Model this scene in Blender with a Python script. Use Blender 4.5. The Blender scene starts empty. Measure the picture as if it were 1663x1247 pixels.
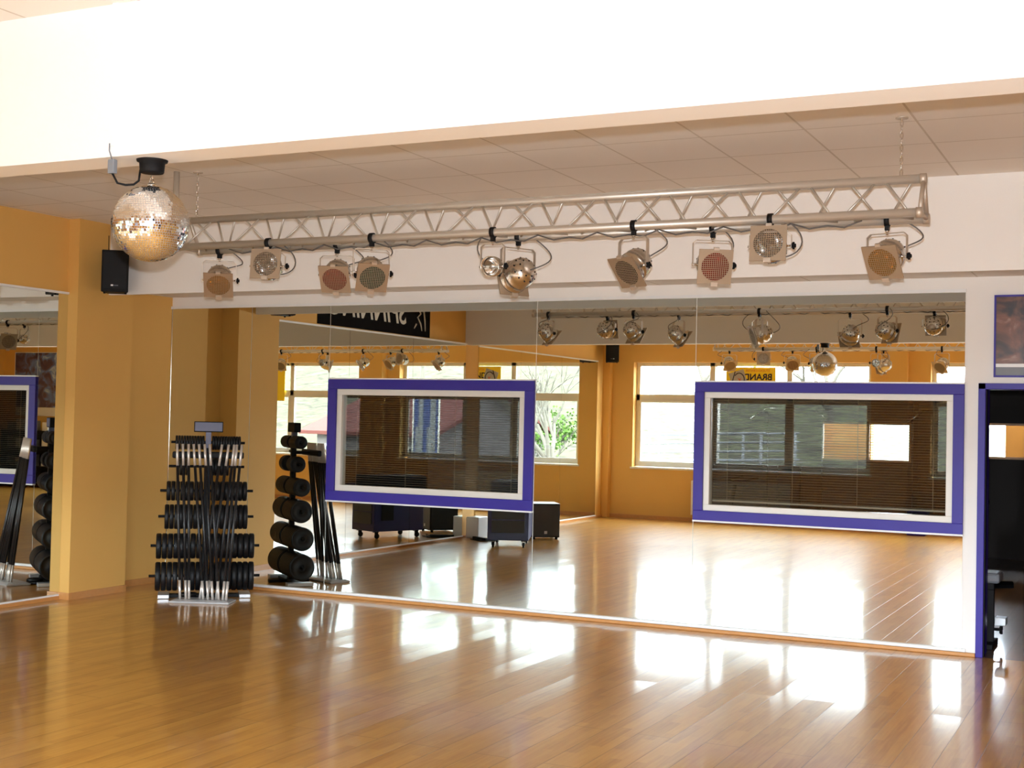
import bpy, bmesh, math, random
from mathutils import Vector, Matrix
random.seed(7)
S = bpy.context.scene
C = S.collection
PI = math.pi

# ------------------------------------------------------------------ camera
F_PX = 2144.919
cam_d = bpy.data.cameras.new('camera'); cam = bpy.data.objects.new('camera', cam_d); C.objects.link(cam)
cam_d.sensor_fit = 'HORIZONTAL'; cam_d.sensor_width = 36.0
cam_d.lens = F_PX * 36.0 / 1663.0
cam_d.clip_end = 600
FW = Vector((-0.4375453, 0.89881221, 0.02628163)); RT = Vector((0.89915891, 0.43707336, 0.02191201)); UP = Vector((-0.00820778, -0.03321886, 0.9994144))
CAM = Vector((4.4, -10.37, 1.689))
cam.matrix_world = Matrix(((RT.x, UP.x, -FW.x, CAM.x), (RT.y, UP.y, -FW.y, CAM.y), (RT.z, UP.z, -FW.z, CAM.z), (0, 0, 0, 1)))
S.camera = cam

# ------------------------------------------------------------------ view, world, daylight, flash
S.view_settings.view_transform = 'Standard'; S.view_settings.look = 'None'
S.view_settings.gamma = 1; S.view_settings.use_curve_mapping = False
S.view_settings.exposure = 0.35
S.cycles.sample_clamp_indirect = 6.0
S.cycles.max_bounces = 14; S.cycles.glossy_bounces = 10; S.cycles.diffuse_bounces = 6
S.cycles.transparent_max_bounces = 24
SKY = 33.0
FLASH = 1000.0
w = bpy.data.worlds.new('overcast_sky'); S.world = w; w.use_nodes = True
nt = w.node_tree; bg = nt.nodes['Background']
tc = nt.nodes.new('ShaderNodeTexCoord'); sx = nt.nodes.new('ShaderNodeSeparateXYZ'); cr = nt.nodes.new('ShaderNodeValToRGB')
nt.links.new(tc.outputs['Generated'], sx.inputs[0]); nt.links.new(sx.outputs['Z'], cr.inputs[0])
e = cr.color_ramp.elements; e[0].position = 0.0; e[0].color = (0.10, 0.115, 0.09, 1); e[1].position = 0.015; e[1].color = (0.86, 1.0, 1.14, 1)
k = cr.color_ramp.elements.new(0.5); k.color = (0.88, 1.0, 1.14, 1)
nt.links.new(cr.outputs[0], bg.inputs[0]); bg.inputs[1].default_value = SKY

def portal(name, x0, x1, z0, z1, y, sgn):
    l = bpy.data.lights.new(name, 'AREA'); l.shape = 'RECTANGLE'; l.size = x1 - x0; l.size_y = z1 - z0
    l.cycles.is_portal = True
    o = bpy.data.objects.new(name, l); C.objects.link(o)
    o.location = ((x0 + x1) / 2, y, (z0 + z1) / 2)
    o.rotation_euler = (PI / 2, 0, 0) if sgn > 0 else (-PI / 2, 0, 0)   # sgn>0: shines towards +y
    return o
portal('daylight_portal', -3.83, 0.26, 0.9, 2.72, -11.70, 1)
portal('daylight_portal', 1.2, 4.66, 0.9, 2.72, -11.70, 1)
portal('daylight_portal', 5.3, 7.3, 0.9, 2.72, -11.70, 1)  # portal of the window added for light

fl = bpy.data.lights.new('camera_flash', 'SPOT'); fl.energy = FLASH; fl.shadow_soft_size = 0.015
fl.spot_size = math.radians(75); fl.spot_blend = 0.6
fl.color = (0.94, 1.0, 1.09)
flo = bpy.data.objects.new('camera_flash', fl); C.objects.link(flo)
flo.matrix_world = cam.matrix_world.copy(); flo.location = CAM + UP * 0.085 + FW * 0.03

# ------------------------------------------------------------------ materials
def lin(c):
    return tuple(((v / 255) / 12.92 if v / 255 <= 0.04045 else ((v / 255 + 0.055) / 1.055) ** 2.4) for v in c) + (1,)
def mat(name, rgb, rough=0.6, metal=0.0, spec=0.5, noise=0.0, nscale=8.0, bump=0.0, bscale=60.0, coat=0.0):
    m = bpy.data.materials.new(name); m.use_nodes = True; n = m.node_tree; b = n.nodes['Principled BSDF']
    b.inputs['Base Color'].default_value = lin(rgb); b.inputs['Roughness'].default_value = rough
    b.inputs['Metallic'].default_value = metal; b.inputs['Specular IOR Level'].default_value = spec
    b.inputs['Coat Weight'].default_value = coat
    t = n.nodes.new('ShaderNodeTexCoord')
    if noise > 0:
        q = n.nodes.new('ShaderNodeTexNoise'); q.inputs['Scale'].default_value = nscale; q.inputs['Detail'].default_value = 4
        h = n.nodes.new('ShaderNodeHueSaturation'); h.inputs['Color'].default_value = lin(rgb)
        mr = n.nodes.new('ShaderNodeMapRange'); mr.inputs['To Min'].default_value = 1 - noise; mr.inputs['To Max'].default_value = 1 + noise
        n.links.new(t.outputs['Object'], q.inputs['Vector']); n.links.new(q.outputs[0], mr.inputs[0])
        n.links.new(mr.outputs[0], h.inputs['Value']); n.links.new(h.outputs[0], b.inputs['Base Color'])
    if bump > 0:
        q = n.nodes.new('ShaderNodeTexNoise'); q.inputs['Scale'].default_value = bscale; q.inputs['Detail'].default_value = 3
        bp_ = n.nodes.new('ShaderNodeBump'); bp_.inputs['Strength'].default_value = bump; bp_.inputs['Distance'].default_value = 0.01
        n.links.new(t.outputs['Object'], q.inputs['Vector']); n.links.new(q.outputs[0], bp_.inputs['Height']); n.links.new(bp_.outputs[0], b.inputs['Normal'])
    return m
M = {}
M['orange'] = mat('orange_wall_paint', (220, 172, 92), 0.75, noise=0.03, nscale=3, bump=0.15, bscale=220)
M['white_wall'] = mat('off_white_wall_paint', (238, 234, 228), 0.8, noise=0.02, nscale=3, bump=0.1, bscale=200)
M['beam'] = mat('beam_paint', (234, 234, 232), 0.7, noise=0.01, nscale=2, bump=0.05, bscale=150)
M['white'] = mat('white_lacquer', (232, 232, 230), 0.35, noise=0.02)
M['pvc'] = mat('window_plastic', (225, 220, 208), 0.3, noise=0.02)
M['blue'] = mat('blue_lacquer', (50, 34, 142), 0.4, spec=0.3, noise=0.05, nscale=5)
M['can'] = mat('satin_steel_can', (215, 208, 198), 0.24, metal=0.95, noise=0.03)
M['alu'] = mat('truss_aluminium', (205, 198, 186), 0.42, metal=0.55, noise=0.05, nscale=10)
M['chrome'] = mat('polished_chrome', (225, 222, 218), 0.12, metal=1.0, noise=0.03)
M['bar_chrome'] = mat('bar_chrome', (228, 222, 214), 0.35, metal=0.6, noise=0.03)
M['plate_steel'] = mat('filter_frame_steel', (176, 157, 134), 0.5, metal=0.6, noise=0.05)  # tan tint puts the orange floor's reflection into the base colour
M['steel'] = mat('brushed_steel', (205, 192, 176), 0.5, metal=0.6, noise=0.05)
M['black'] = mat('black_plastic', (14, 14, 16), 0.65, spec=0.25, noise=0.1)
M['rubber'] = mat('black_rubber_plate', (15, 15, 17), 0.5, spec=0.35, noise=0.15, nscale=12, bump=0.1)
M['dark_steel'] = mat('black_painted_steel', (13, 13, 15), 0.6, spec=0.25, noise=0.1)
M['foam'] = mat('black_bar_sleeve', (22, 22, 24), 0.4, noise=0.1)
M['grey'] = mat('grey_plastic', (120, 124, 130), 0.5, noise=0.05)
M['sign_face'] = mat('grey_sign_face', (104, 108, 132), 0.5, metal=0.0, noise=0.05)
M['case'] = mat('dark_blue_case', (28, 28, 84), 0.35, noise=0.1)
M['panel_grey'] = mat('dark_grey_panel', (58, 60, 62), 0.5, noise=0.08)
M['silver'] = mat('silver_metal', (196, 198, 200), 0.4, metal=0.5, noise=0.04)
M['banner'] = mat('black_banner_cloth', (20, 17, 17), 0.95, spec=0.1, noise=0.1)
M['banner_print'] = mat('banner_print_grey', (215, 210, 196), 0.7, noise=0.03)
M['yellow'] = mat('yellow_banner', (245, 212, 30), 0.55, noise=0.03)
M['ink'] = mat('dark_blue_ink', (25, 22, 50), 0.6, noise=0.05)
M['red_ink'] = mat('orange_red_ink', (205, 90, 30), 0.6, noise=0.05)
M['grey_ink'] = mat('grey_print', (175, 170, 160), 0.6, noise=0.03)
M['wood_trim'] = mat('beech_trim', (196, 138, 78), 0.35, noise=0.12, nscale=25)
M['lobby'] = mat('deep_orange_paint', (210, 138, 50), 0.8, noise=0.04)
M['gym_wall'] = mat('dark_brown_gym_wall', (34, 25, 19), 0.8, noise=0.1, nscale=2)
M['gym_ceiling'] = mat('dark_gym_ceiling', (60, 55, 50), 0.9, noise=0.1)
M['slat'] = mat('blind_slat', (150, 138, 118), 0.45, noise=0.03)
M['cord'] = mat('grey_cable', (96, 92, 88), 0.5, noise=0.05)
M['plaster'] = mat('pale_house_plaster', (92, 85, 83), 0.85, noise=0.05)
M['tile_roof'] = mat('red_roof_tiles', (74, 40, 36), 0.8, noise=0.15, nscale=20)
M['outdoor_white'] = mat('outdoor_white_paint', (100, 100, 100), 0.5, noise=0.03)
M['tarmac'] = mat('grey_tarmac', (62, 62, 61), 0.9, noise=0.1, nscale=3)
M['car_blue'] = mat('blue_car_paint', (24, 36, 58), 0.25, noise=0.05, coat=0.5)
M['bark'] = mat('tree_bark', (84, 78, 70), 0.9, noise=0.2, nscale=10)
M['leaf'] = mat('spring_leaves', (64, 86, 36), 0.8, noise=0.25, nscale=3)
M['radiator'] = mat('radiator_enamel', (232, 228, 218), 0.35, noise=0.02)

def mirror_mat(name, rgb):
    m = bpy.data.materials.new(name); m.use_nodes = True; n = m.node_tree; b = n.nodes['Principled BSDF']
    b.inputs['Metallic'].default_value = 1; b.inputs['Roughness'].default_value = 0.0
    q = n.nodes.new('ShaderNodeTexNoise'); q.inputs['Scale'].default_value = 0.8
    mx = n.nodes.new('ShaderNodeMixRGB'); mx.inputs[1].default_value = rgb; mx.inputs[2].default_value = tuple(v * 0.985 for v in rgb[:3]) + (1,)
    t = n.nodes.new('ShaderNodeTexCoord'); n.links.new(t.outputs['Object'], q.inputs[0]); n.links.new(q.outputs[0], mx.inputs[0])
    n.links.new(mx.outputs[0], b.inputs['Base Color'])
    return m
M['mirror'] = mirror_mat('silvered_mirror', (0.80, 0.83, 0.79, 1))
M['facet'] = mirror_mat('mirror_facet', (0.93, 0.93, 0.93, 1)); M['facet'].node_tree.nodes['Principled BSDF'].inputs['Roughness'].default_value = 0.09

def glass_mat(name, tint, f0=0.045, gloss=0.0):
    m = bpy.data.materials.new(name); m.use_nodes = True; n = m.node_tree; n.nodes.clear()
    out = n.nodes.new('ShaderNodeOutputMaterial'); mix = n.nodes.new('ShaderNodeMixShader')
    tr = n.nodes.new('ShaderNodeBsdfTransparent'); tr.inputs[0].default_value = tint
    gl = n.nodes.new('ShaderNodeBsdfGlossy'); gl.inputs['Roughness'].default_value = gloss
    g = n.nodes.new('ShaderNodeNewGeometry'); dp = n.nodes.new('ShaderNodeVectorMath'); dp.operation = 'DOT_PRODUCT'
    n.links.new(g.outputs['Incoming'], dp.inputs[0]); n.links.new(g.outputs['Normal'], dp.inputs[1])
    ab = n.nodes.new('ShaderNodeMath'); ab.operation = 'ABSOLUTE'; n.links.new(dp.outputs['Value'], ab.inputs[0])
    su = n.nodes.new('ShaderNodeMath'); su.operation = 'SUBTRACT'; su.inputs[0].default_value = 1; n.links.new(ab.outputs[0], su.inputs[1])
    pw = n.nodes.new('ShaderNodeMath'); pw.operation = 'POWER'; pw.inputs[1].default_value = 5; n.links.new(su.outputs[0], pw.inputs[0])
    ma = n.nodes.new('ShaderNodeMath'); ma.operation = 'MULTIPLY_ADD'; ma.inputs[1].default_value = 1 - f0; ma.inputs[2].default_value = f0; n.links.new(pw.outputs[0], ma.inputs[0])
    n.links.new(ma.outputs[0], mix.inputs[0]); n.links.new(tr.outputs[0], mix.inputs[1]); n.links.new(gl.outputs[0], mix.inputs[2])
    n.links.new(mix.outputs[0], out.inputs[0])
    return m
M['glass'] = glass_mat('window_glass', (0.97, 0.98, 0.97, 1), 0.05)
M['dark_glass'] = glass_mat('interior_window_glass', (0.88, 0.90, 0.88, 1), 0.06)
M['gel_clear'] = glass_mat('clear_glass_filter', (0.9, 0.9, 0.9, 1), 0.06, 0.05)

def gel_mat(name, rgb):
    m = mat(name, rgb, 0.15, spec=0.8, noise=0.05); n = m.node_tree; b = n.nodes['Principled BSDF']; out = [q for q in n.nodes if q.type == 'OUTPUT_MATERIAL'][0]
    tr = n.nodes.new('ShaderNodeBsdfTransparent'); tr.inputs[0].default_value = lin(rgb); mx = n.nodes.new('ShaderNodeMixShader'); mx.inputs[0].default_value = 0.3
    n.links.new(tr.outputs[0], mx.inputs[1]); n.links.new(b.outputs[0], mx.inputs[2]); n.links.new(mx.outputs[0], out.inputs[0]); return m
M['gel_amber'] = gel_mat('amber_gel', (214, 150, 20)); M['gel_red'] = gel_mat('red_gel', (178, 40, 36)); M['gel_green'] = gel_mat('green_gel', (30, 110, 96)); M['gel_dark'] = gel_mat('dark_red_gel', (60, 22, 20))
def floor_mat(name, c1, c2, c3):
    m = bpy.data.materials.new(name); m.use_nodes = True; n = m.node_tree; b = n.nodes['Principled BSDF']
    t = n.nodes.new('ShaderNodeTexCoord'); mp = n.nodes.new('ShaderNodeMapping'); mp.inputs['Rotation'].default_value = (0, 0, PI / 2)
    n.links.new(t.outputs['Object'], mp.inputs[0])
    def brick(wd, ht, mort, off, bias=0.0):
        br = n.nodes.new('ShaderNodeTexBrick'); br.inputs['Scale'].default_value = 1; br.inputs['Brick Width'].default_value = wd
        br.inputs['Row Height'].default_value = ht; br.inputs['Mortar Size'].default_value = mort; br.inputs['Mortar Smooth'].default_value = 0.3
        br.offset = off; br.inputs['Color1'].default_value = (0, 0, 0, 1); br.inputs['Color2'].default_value = (1, 1, 1, 1); br.inputs['Mortar'].default_value = (0.5, 0.5, 0.5, 1)
        br.inputs['Bias'].default_value = bias
        n.links.new(mp.outputs[0], br.inputs['Vector']); return br
    big = brick(2.2, 0.19, 0.0026, 0.37); small = brick(0.46, 0.19 / 3, 0.0006, 0.41)
    mp2 = n.nodes.new('ShaderNodeMapping'); mp2.inputs['Scale'].default_value = (28, 1.6, 1); n.links.new(t.outputs['Object'], mp2.inputs[0])
    gr = n.nodes.new('ShaderNodeTexNoise'); gr.inputs['Scale'].default_value = 2.0; gr.inputs['Detail'].default_value = 6; n.links.new(mp2.outputs[0], gr.inputs[0])
    a = n.nodes.new('ShaderNodeMixRGB'); a.inputs[1].default_value = lin(c1); a.inputs[2].default_value = lin(c2); n.links.new(small.outputs['Color'], a.inputs[0])
    a2 = n.nodes.new('ShaderNodeMixRGB'); a2.inputs[2].default_value = lin(c3); n.links.new(a.outputs[0], a2.inputs[1])
    mr = n.nodes.new('ShaderNodeMapRange'); mr.inputs[1].default_value = 0.35; mr.inputs[2].default_value = 0.75; mr.inputs[4].default_value = 0.6
    n.links.new(gr.outputs[0], mr.inputs[0]); n.links.new(mr.outputs[0], a2.inputs[0])
    sm = n.nodes.new('ShaderNodeMixRGB'); sm.blend_type = 'MULTIPLY'; sm.inputs[2].default_value = (0.45, 0.4, 0.36, 1)
    n.links.new(big.outputs['Fac'], sm.inputs[0]); n.links.new(a2.outputs[0], sm.inputs[1]); n.links.new(sm.outputs[0], b.inputs['Base Color'])
    # each plank tilts a little: per-plank height ramp via big colour, plus seams
    hb = n.nodes.new('ShaderNodeMath'); hb.operation = 'MULTIPLY'; hb.inputs[1].default_value = -1.0; n.links.new(big.outputs['Fac'], hb.inputs[0])
    wv = n.nodes.new('ShaderNodeTexNoise'); wv.inputs['Scale'].default_value = 1.0; wv.inputs['Detail'].default_value = 1
    mp3 = n.nodes.new('ShaderNodeMapping'); mp3.inputs['Scale'].default_value = (5.2, 1.2, 1); n.links.new(t.outputs['Object'], mp3.inputs[0]); n.links.new(mp3.outputs[0], wv.inputs[0])
    b1 = n.nodes.new('ShaderNodeBump'); b1.inputs['Strength'].default_value = 0.7; b1.inputs['Distance'].default_value = 0.002; n.links.new(hb.outputs[0], b1.inputs['Height'])
    # every plank lies at a very slightly different angle
    sp = n.nodes.new('ShaderNodeMapRange'); sp.inputs['To Min'].default_value = -0.008; sp.inputs['To Max'].default_value = 0.008; n.links.new(big.outputs['Color'], sp.inputs[0])
    sq = n.nodes.new('ShaderNodeMapRange'); sq.inputs['To Min'].default_value = 0.003; sq.inputs['To Max'].default_value = -0.003; n.links.new(big.outputs['Color'], sq.inputs[0])
    cb_ = n.nodes.new('ShaderNodeCombineXYZ'); n.links.new(sq.outputs[0], cb_.inputs[0]); n.links.new(sp.outputs[0], cb_.inputs[1])
    gg = n.nodes.new('ShaderNodeNewGeometry'); va = n.nodes.new('ShaderNodeVectorMath'); n.links.new(gg.outputs['Normal'], va.inputs[0]); n.links.new(cb_.outputs[0], va.inputs[1])
    vn = n.nodes.new('ShaderNodeVectorMath'); vn.operation = 'NORMALIZE'; n.links.new(va.outputs[0], vn.inputs[0]); n.links.new(vn.outputs[0], b1.inputs['Normal'])
    b2 = n.nodes.new('ShaderNodeBump'); b2.inputs['Strength'].default_value = 0.25; b2.inputs['Distance'].default_value = 0.0012; n.links.new(wv.outputs[0], b2.inputs['Height']); n.links.new(b1.outputs[0], b2.inputs['Normal'])
    n.links.new(b2.outputs[0], b.inputs['Normal']); n.links.new(b2.outputs[0], b.inputs['Coat Normal'])
    b.inputs['Roughness'].default_value = 0.3; b.inputs['Specular IOR Level'].default_value = 0.5
    b.inputs['Coat Weight'].default_value = 0.7; b.inputs['Coat Roughness'].default_value = 0.095
    return m
M['floor'] = floor_mat('sports_parquet', (192, 138, 58), (165, 110, 40), (206, 157, 74))
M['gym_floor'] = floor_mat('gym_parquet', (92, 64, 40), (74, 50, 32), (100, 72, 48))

def tile_mat(name, c, cm, g0, y0, sx_, sy_):
    m = bpy.data.materials.new(name); m.use_nodes = True; n = m.node_tree; b = n.nodes['Principled BSDF']
    t = n.nodes.new('ShaderNodeTexCoord'); mp = n.nodes.new('ShaderNodeMapping'); mp.inputs['Location'].default_value = (-g0, -y0, 0)
    n.links.new(t.outputs['Object'], mp.inputs[0])
    br = n.nodes.new('ShaderNodeTexBrick'); br.offset = 0; br.inputs['Scale'].default_value = 1; br.inputs['Brick Width'].default_value = sx_; br.inputs['Row Height'].default_value = sy_
    br.inputs['Mortar Size'].default_value = 0.007; br.inputs['Mortar Smooth'].default_value = 0.1
    br.inputs['Color1'].default_value = lin(c); br.inputs['Color2'].default_value = lin(tuple(v - 4 for v in c)); br.inputs['Mortar'].default_value = lin(cm)
    n.links.new(mp.outputs[0], br.inputs['Vector']); n.links.new(br.outputs['Color'], b.inputs['Base Color'])
    q = n.nodes.new('ShaderNodeTexNoise'); q.inputs['Scale'].default_value = 150; q.inputs['Detail'].default_value = 2; n.links.new(t.outputs['Object'], q.inputs[0])
    ad = n.nodes.new('ShaderNodeMath'); ad.operation = 'MULTIPLY_ADD'; ad.inputs[1].default_value = 0.25; n.links.new(q.outputs[0], ad.inputs[0]); n.links.new(br.outputs['Fac'], ad.inputs[2])
    bp_ = n.nodes.new('ShaderNodeBump'); bp_.inputs['Strength'].default_value = 0.5; bp_.inputs['Distance'].default_value = 0.004
    n.links.new(ad.outputs[0], bp_.inputs['Height']); n.links.new(bp_.outputs[0], b.inputs['Normal']); b.inputs['Roughness'].default_value = 0.85
    return m
M['ceiling'] = tile_mat('mineral_ceiling_tiles', (236, 231, 224), (204, 196, 184), -0.55, -2.849, 0.625, 0.621)

def splash_mat(name, cols, sc):
    m = bpy.data.materials.new(name); m.use_nodes = True; n = m.node_tree; b = n.nodes['Principled BSDF']
    t = n.nodes.new('ShaderNodeTexCoord'); q = n.nodes.new('ShaderNodeTexNoise'); q.inputs['Scale'].default_value = sc; q.inputs['Detail'].default_value = 5; q.inputs['Distortion'].default_value = 1.2
    r = n.nodes.new('ShaderNodeValToRGB'); n.links.new(t.outputs['Object'], q.inputs[0]); n.links.new(q.outputs[0], r.inputs[0]); n.links.new(r.outputs[0], b.inputs['Base Color'])
    el = r.color_ramp.elements; el[0].position = 0.32; el[0].color = lin(cols[0]); el[1].position = 0.72; el[1].color = lin(cols[-1])
    for i, c in enumerate(cols[1:-1]): x = el.new(0.32 + 0.4 * (i + 1) / (len(cols) - 1)); x.color = lin(c)
    b.inputs['Roughness'].default_value = 0.3
    return m
M['poster_blue'] = splash_mat('blue_poster_print', [(54, 48, 90), (92, 72, 96), (104, 136, 204), (225, 238, 250)], 3.5)
M['poster_brown'] = splash_mat('brown_poster_print', [(18, 14, 16), (60, 34, 26), (120, 72, 50), (190, 160, 140)], 4.0)
M['hill'] = splash_mat('spring_hillside', [(52, 49, 43), (62, 58, 51), (70, 71, 52), (84, 78, 72)], 1.1)
M['hill'].node_tree.nodes['Principled BSDF'].inputs['Specular IOR Level'].default_value = 0.0
for k_ in ('tarmac', 'bark', 'leaf', 'plaster', 'tile_roof'): M[k_].node_tree.nodes['Principled BSDF'].inputs['Specular IOR Level'].default_value = 0.05
M['hill'].node_tree.nodes['Principled BSDF'].inputs['Roughness'].default_value = 1.0
M['grass'] = splash_mat('grass', [(96, 120, 50), (120, 150, 66), (150, 176, 90)], 2.0)

# ------------------------------------------------------------------ mesh helpers
def box(bm, x0, x1, y0, y1, z0, z1, T=None):
    vs = [bm.verts.new((x, y, z)) for x in (x0, x1) for y in (y0, y1) for z in (z0, z1)]
    if T is not None:
        for v in vs: v.co = T @ v.co
    for f in ((0, 1, 3, 2), (4, 6, 7, 5), (0, 4, 5, 1), (2, 3, 7, 6), (0, 2, 6, 4), (1, 5, 7, 3)):
        bm.faces.new([vs[i] for i in f])
    return vs
def frame_at(p, d):
    d = Vector(d).normalized(); a = Vector((0, 0, 1)) if abs(d.z) < 0.95 else Vector((1, 0, 0))
    u = d.cross(a).normalized(); v = d.cross(u)
    return u, v, d
def tube(bm, pts, r, n=8, cap=True, T=None, smooth=True):
    pts = [Vector(p) for p in pts]; rings = []
    for i, p in enumerate(pts):
        d = (pts[min(i + 1, len(pts) - 1)] - pts[max(i - 1, 0)])
        if i == 0: u, v, _ = frame_at(p, d)
        else:
            dn = d.normalized(); u = (u - dn * u.dot(dn)).normalized(); v = dn.cross(u)
        rr = r[i] if isinstance(r, (list, tuple)) else r
        ring = [bm.verts.new(p + u * (rr * math.cos(2 * PI * k / n)) + v * (rr * math.sin(2 * PI * k / n))) for k in range(n)]
        if T is not None:
            for q in ring: q.co = T @ q.co
        rings.append(ring)
    for a, b in zip(rings, rings[1:]):
        for k in range(n):
            f = bm.faces.new((a[k], a[(k + 1) % n], b[(k + 1) % n], b[k])); f.smooth = smooth
    if cap:
        bm.faces.new(rings[0][::-1]); bm.faces.new(rings[-1])
def lathe(bm, prof, n=32, T=None, smooth=True, closed=False):
    """profile of (r, z) about local Z"""
    rings = []
    for r, z in prof:
        if r < 1e-6:
            v = bm.verts.new((0, 0, z)); 
            if T is not None: v.co = T @ v.co
            rings.append([v]); continue
        ring = [bm.verts.new((r * math.cos(2 * PI * k / n), r * math.sin(2 * PI * k / n), z)) for k in range(n)]
        if T is not None:
            for q in ring: q.co = T @ q.co
        rings.append(ring)
    pr = list(zip(rings, rings[1:]))
    if closed: pr.append((rings[-1], rings[0]))
    for a, b in pr:
        for k in range(n):
            k2 = (k + 1) % n
            if len(a) == 1 and len(b) == 1: continue
            if len(a) == 1: f = bm.faces.new((a[0], b[k2], b[k]))
            elif len(b) == 1: f = bm.faces.new((a[k], a[k2], b[0]))
            else: f = bm.faces.new((a[k], a[k2], b[k2], b[k]))
            f.smooth = smooth
def rect_frame(bm, x0, x1, z0, z1, w, y0, y1):
    box(bm, x0, x1, y0, y1, z1 - w, z1); box(bm, x0, x1, y0, y1, z0, z0 + w)
    box(bm, x0, x0 + w, y0, y1, z0 + w, z1 - w); box(bm, x1 - w, x1, y0, y1, z0 + w, z1 - w)
def new(): return bmesh.new()
def obj(name, bm, m, parent=None, bevel=0.0):
    bmesh.ops.recalc_face_normals(bm, faces=bm.faces[:])
    me = bpy.data.meshes.new(name); bm.to_mesh(me); bm.free()
    o = bpy.data.objects.new(name, me); C.objects.link(o); me.materials.append(m)
    if parent is not None: o.parent = parent
    if bevel > 0:
        md = o.modifiers.new('edge', 'BEVEL'); md.width = bevel; md.segments = 2; md.limit_method = 'ANGLE'
    return o
def tag(o, label, cat=None, group=None, kind=None):
    o['label'] = label
    if cat: o['category'] = cat
    if group: o['group'] = group
    if kind: o['kind'] = kind
    return o
def thing(name, label, cat, loc=(0, 0, 0), rz=0.0, group=None):
    o = bpy.data.objects.new(name, None); C.objects.link(o); o.location = loc; o.rotation_euler = (0, 0, rz)
    o.empty_display_size = 0.1
    return tag(o, label, cat, group)
def struct(name, bm, m, label, parent=None, bevel=0.0):
    o = obj(name, bm, m, parent, bevel)
    if parent is None: tag(o, label, name.split('_')[0], kind='structure')
    return o
def copy_tree(o, parent=None):
    c = o.copy(); C.objects.link(c)
    if parent is not None: c.parent = parent
    for ch in list(o.children): copy_tree(ch, c)
    return c
def text_mesh(name, s, size, m, parent, T, shear=0.0, extrude=0.002, bold=0.0, align='CENTER', sx_=1.0):
    cu = bpy.data.curves.new(name, 'FONT'); cu.body = s; cu.size = size; cu.shear = shear; cu.extrude = extrude; cu.offset = bold; cu.align_x = align; cu.resolution_u = 4
    t = bpy.data.objects.new(name, cu); C.objects.link(t)
    dg = bpy.context.evaluated_depsgraph_get(); me = bpy.data.meshes.new_from_object(t.evaluated_get(dg))
    bpy.data.objects.remove(t); bpy.data.curves.remove(cu)
    for v in me.vertices: v.co.x *= sx_
    me.transform(T); me.materials.clear(); me.materials.append(m)
    o = bpy.data.objects.new(name, me); C.objects.link(o)
    if parent is not None: o.parent = parent
    return o
def ordinal(i):
    return ['first', 'second', 'third', 'fourth', 'fifth', 'sixth', 'seventh', 'eighth', 'ninth', 'tenth', 'eleventh', 'twelfth', 'thirteenth', 'fourteenth', 'fifteenth', 'sixteenth', 'seventeenth', 'eighteenth', 'nineteenth', 'twentieth', 'twenty-first', 'twenty-second', 'twenty-third', 'twenty-fourth'][i]

# ------------------------------------------------------------------ room dimensions
XL = -4.348          # mirror surface on the left wall
XW = -4.360; XREC = -4.45; XCOL = -4.235; XR = 9.5
YW = -11.414; ZC = 3.39
G = 0.25             # mirror wall thickness
W1 = (-2.551, -0.425, 0.895, 2.022); W2 = (1.022, 3.122, 0.90, 2.022)
D0, D1, DZ = 3.221, 4.30, 2.03

# floor and ceiling
bm = new(); box(bm, -4.9, XR, -11.7, 0.0, -0.1, 0.0); struct('floor', bm, M['floor'], 'glossy orange-brown plank parquet floor of the dance studio')
bm = new(); box(bm, -4.9, XR, -11.7, 0.0, ZC, ZC + 0.1); struct('ceiling', bm, M['ceiling'], 'beige square mineral tile ceiling')
bm = new(); box(bm, -4.9, XR, -11.414, -6.283, 3.345, ZC); struct('ceiling_window_side', bm, M['ceiling'], 'slightly lower tiled ceiling on the window side of the beam')
# mirror wall with two window holes and the doorway
bm = new(); y0, y1 = 0.006, G
for a, b, z0, z1 in ((-4.9, W1[0] + 0.02, 0, ZC), (W1[0] + 0.02, W1[1] - 0.02, 0, W1[2] + 0.02), (W1[0] + 0.02, W1[1] - 0.02, W1[3] - 0.02, ZC), (W1[1] - 0.02, W2[0] + 0.02, 0, ZC),
                     (W2[0] + 0.02, W2[1] - 0.02, 0, W2[2] + 0.02), (W2[0] + 0.02, W2[1] - 0.02, W2[3] - 0.02, ZC), (W2[1] - 0.02, D0 + 0.03, 0, ZC), (D0 + 0.03, D1 - 0.03, DZ - 0.03, ZC), (D1 - 0.03, XR, 0, ZC)):
    box(bm, a, b, y0, y1, z0, z1)
struct('wall_front', bm, M['white_wall'], 'off-white wall that carries the mirrors and blue windows')
# left wall, recess and column in one
bm = new()
box(bm, -4.9, XREC, -0.80, 0.006, 0, ZC); box(bm, -4.9, XCOL, -1.508, -0.80, 0, ZC); box(bm, -4.9, XW, -11.7, -1.508, 0, ZC)
struct('wall_left', bm, M['orange'], 'orange side wall with a shallow pilaster')
# window wall
WA = (-3.83, 0.26, 0.884, 2.73); WB = (1.2, 4.66, 0.884, 2.73); WC = (5.3, 7.3, 0.884, 2.73)
bm = new(); yo, yi = YW - 0.30, YW
xs = [-4.9, WA[0], WA[1], WB[0], WB[1], WC[0], WC[1], XR]
for i in range(0, 8, 2): box(bm, xs[i], xs[i + 1], yo, yi, 0, ZC)
for ww in (WA, WB, WC):
    box(bm, ww[0], ww[1], yo, yi, 0, ww[2]); box(bm, ww[0], ww[1], yo, yi, ww[3], ZC)
box(bm, 0.56, 0.86, YW, YW + 0.16, 0, ZC)
box(bm, XW, XW + 0.13, YW, YW + 0.12, 0, ZC)
struct('wall_back', bm, M['orange'], 'orange window wall seen in the mirrors')
bm = new(); box(bm, XR, XR + 0.2, -11.7, 0, 0, ZC); struct('wall_right', bm, M['orange'], 'orange side wall at the door end')

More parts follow.
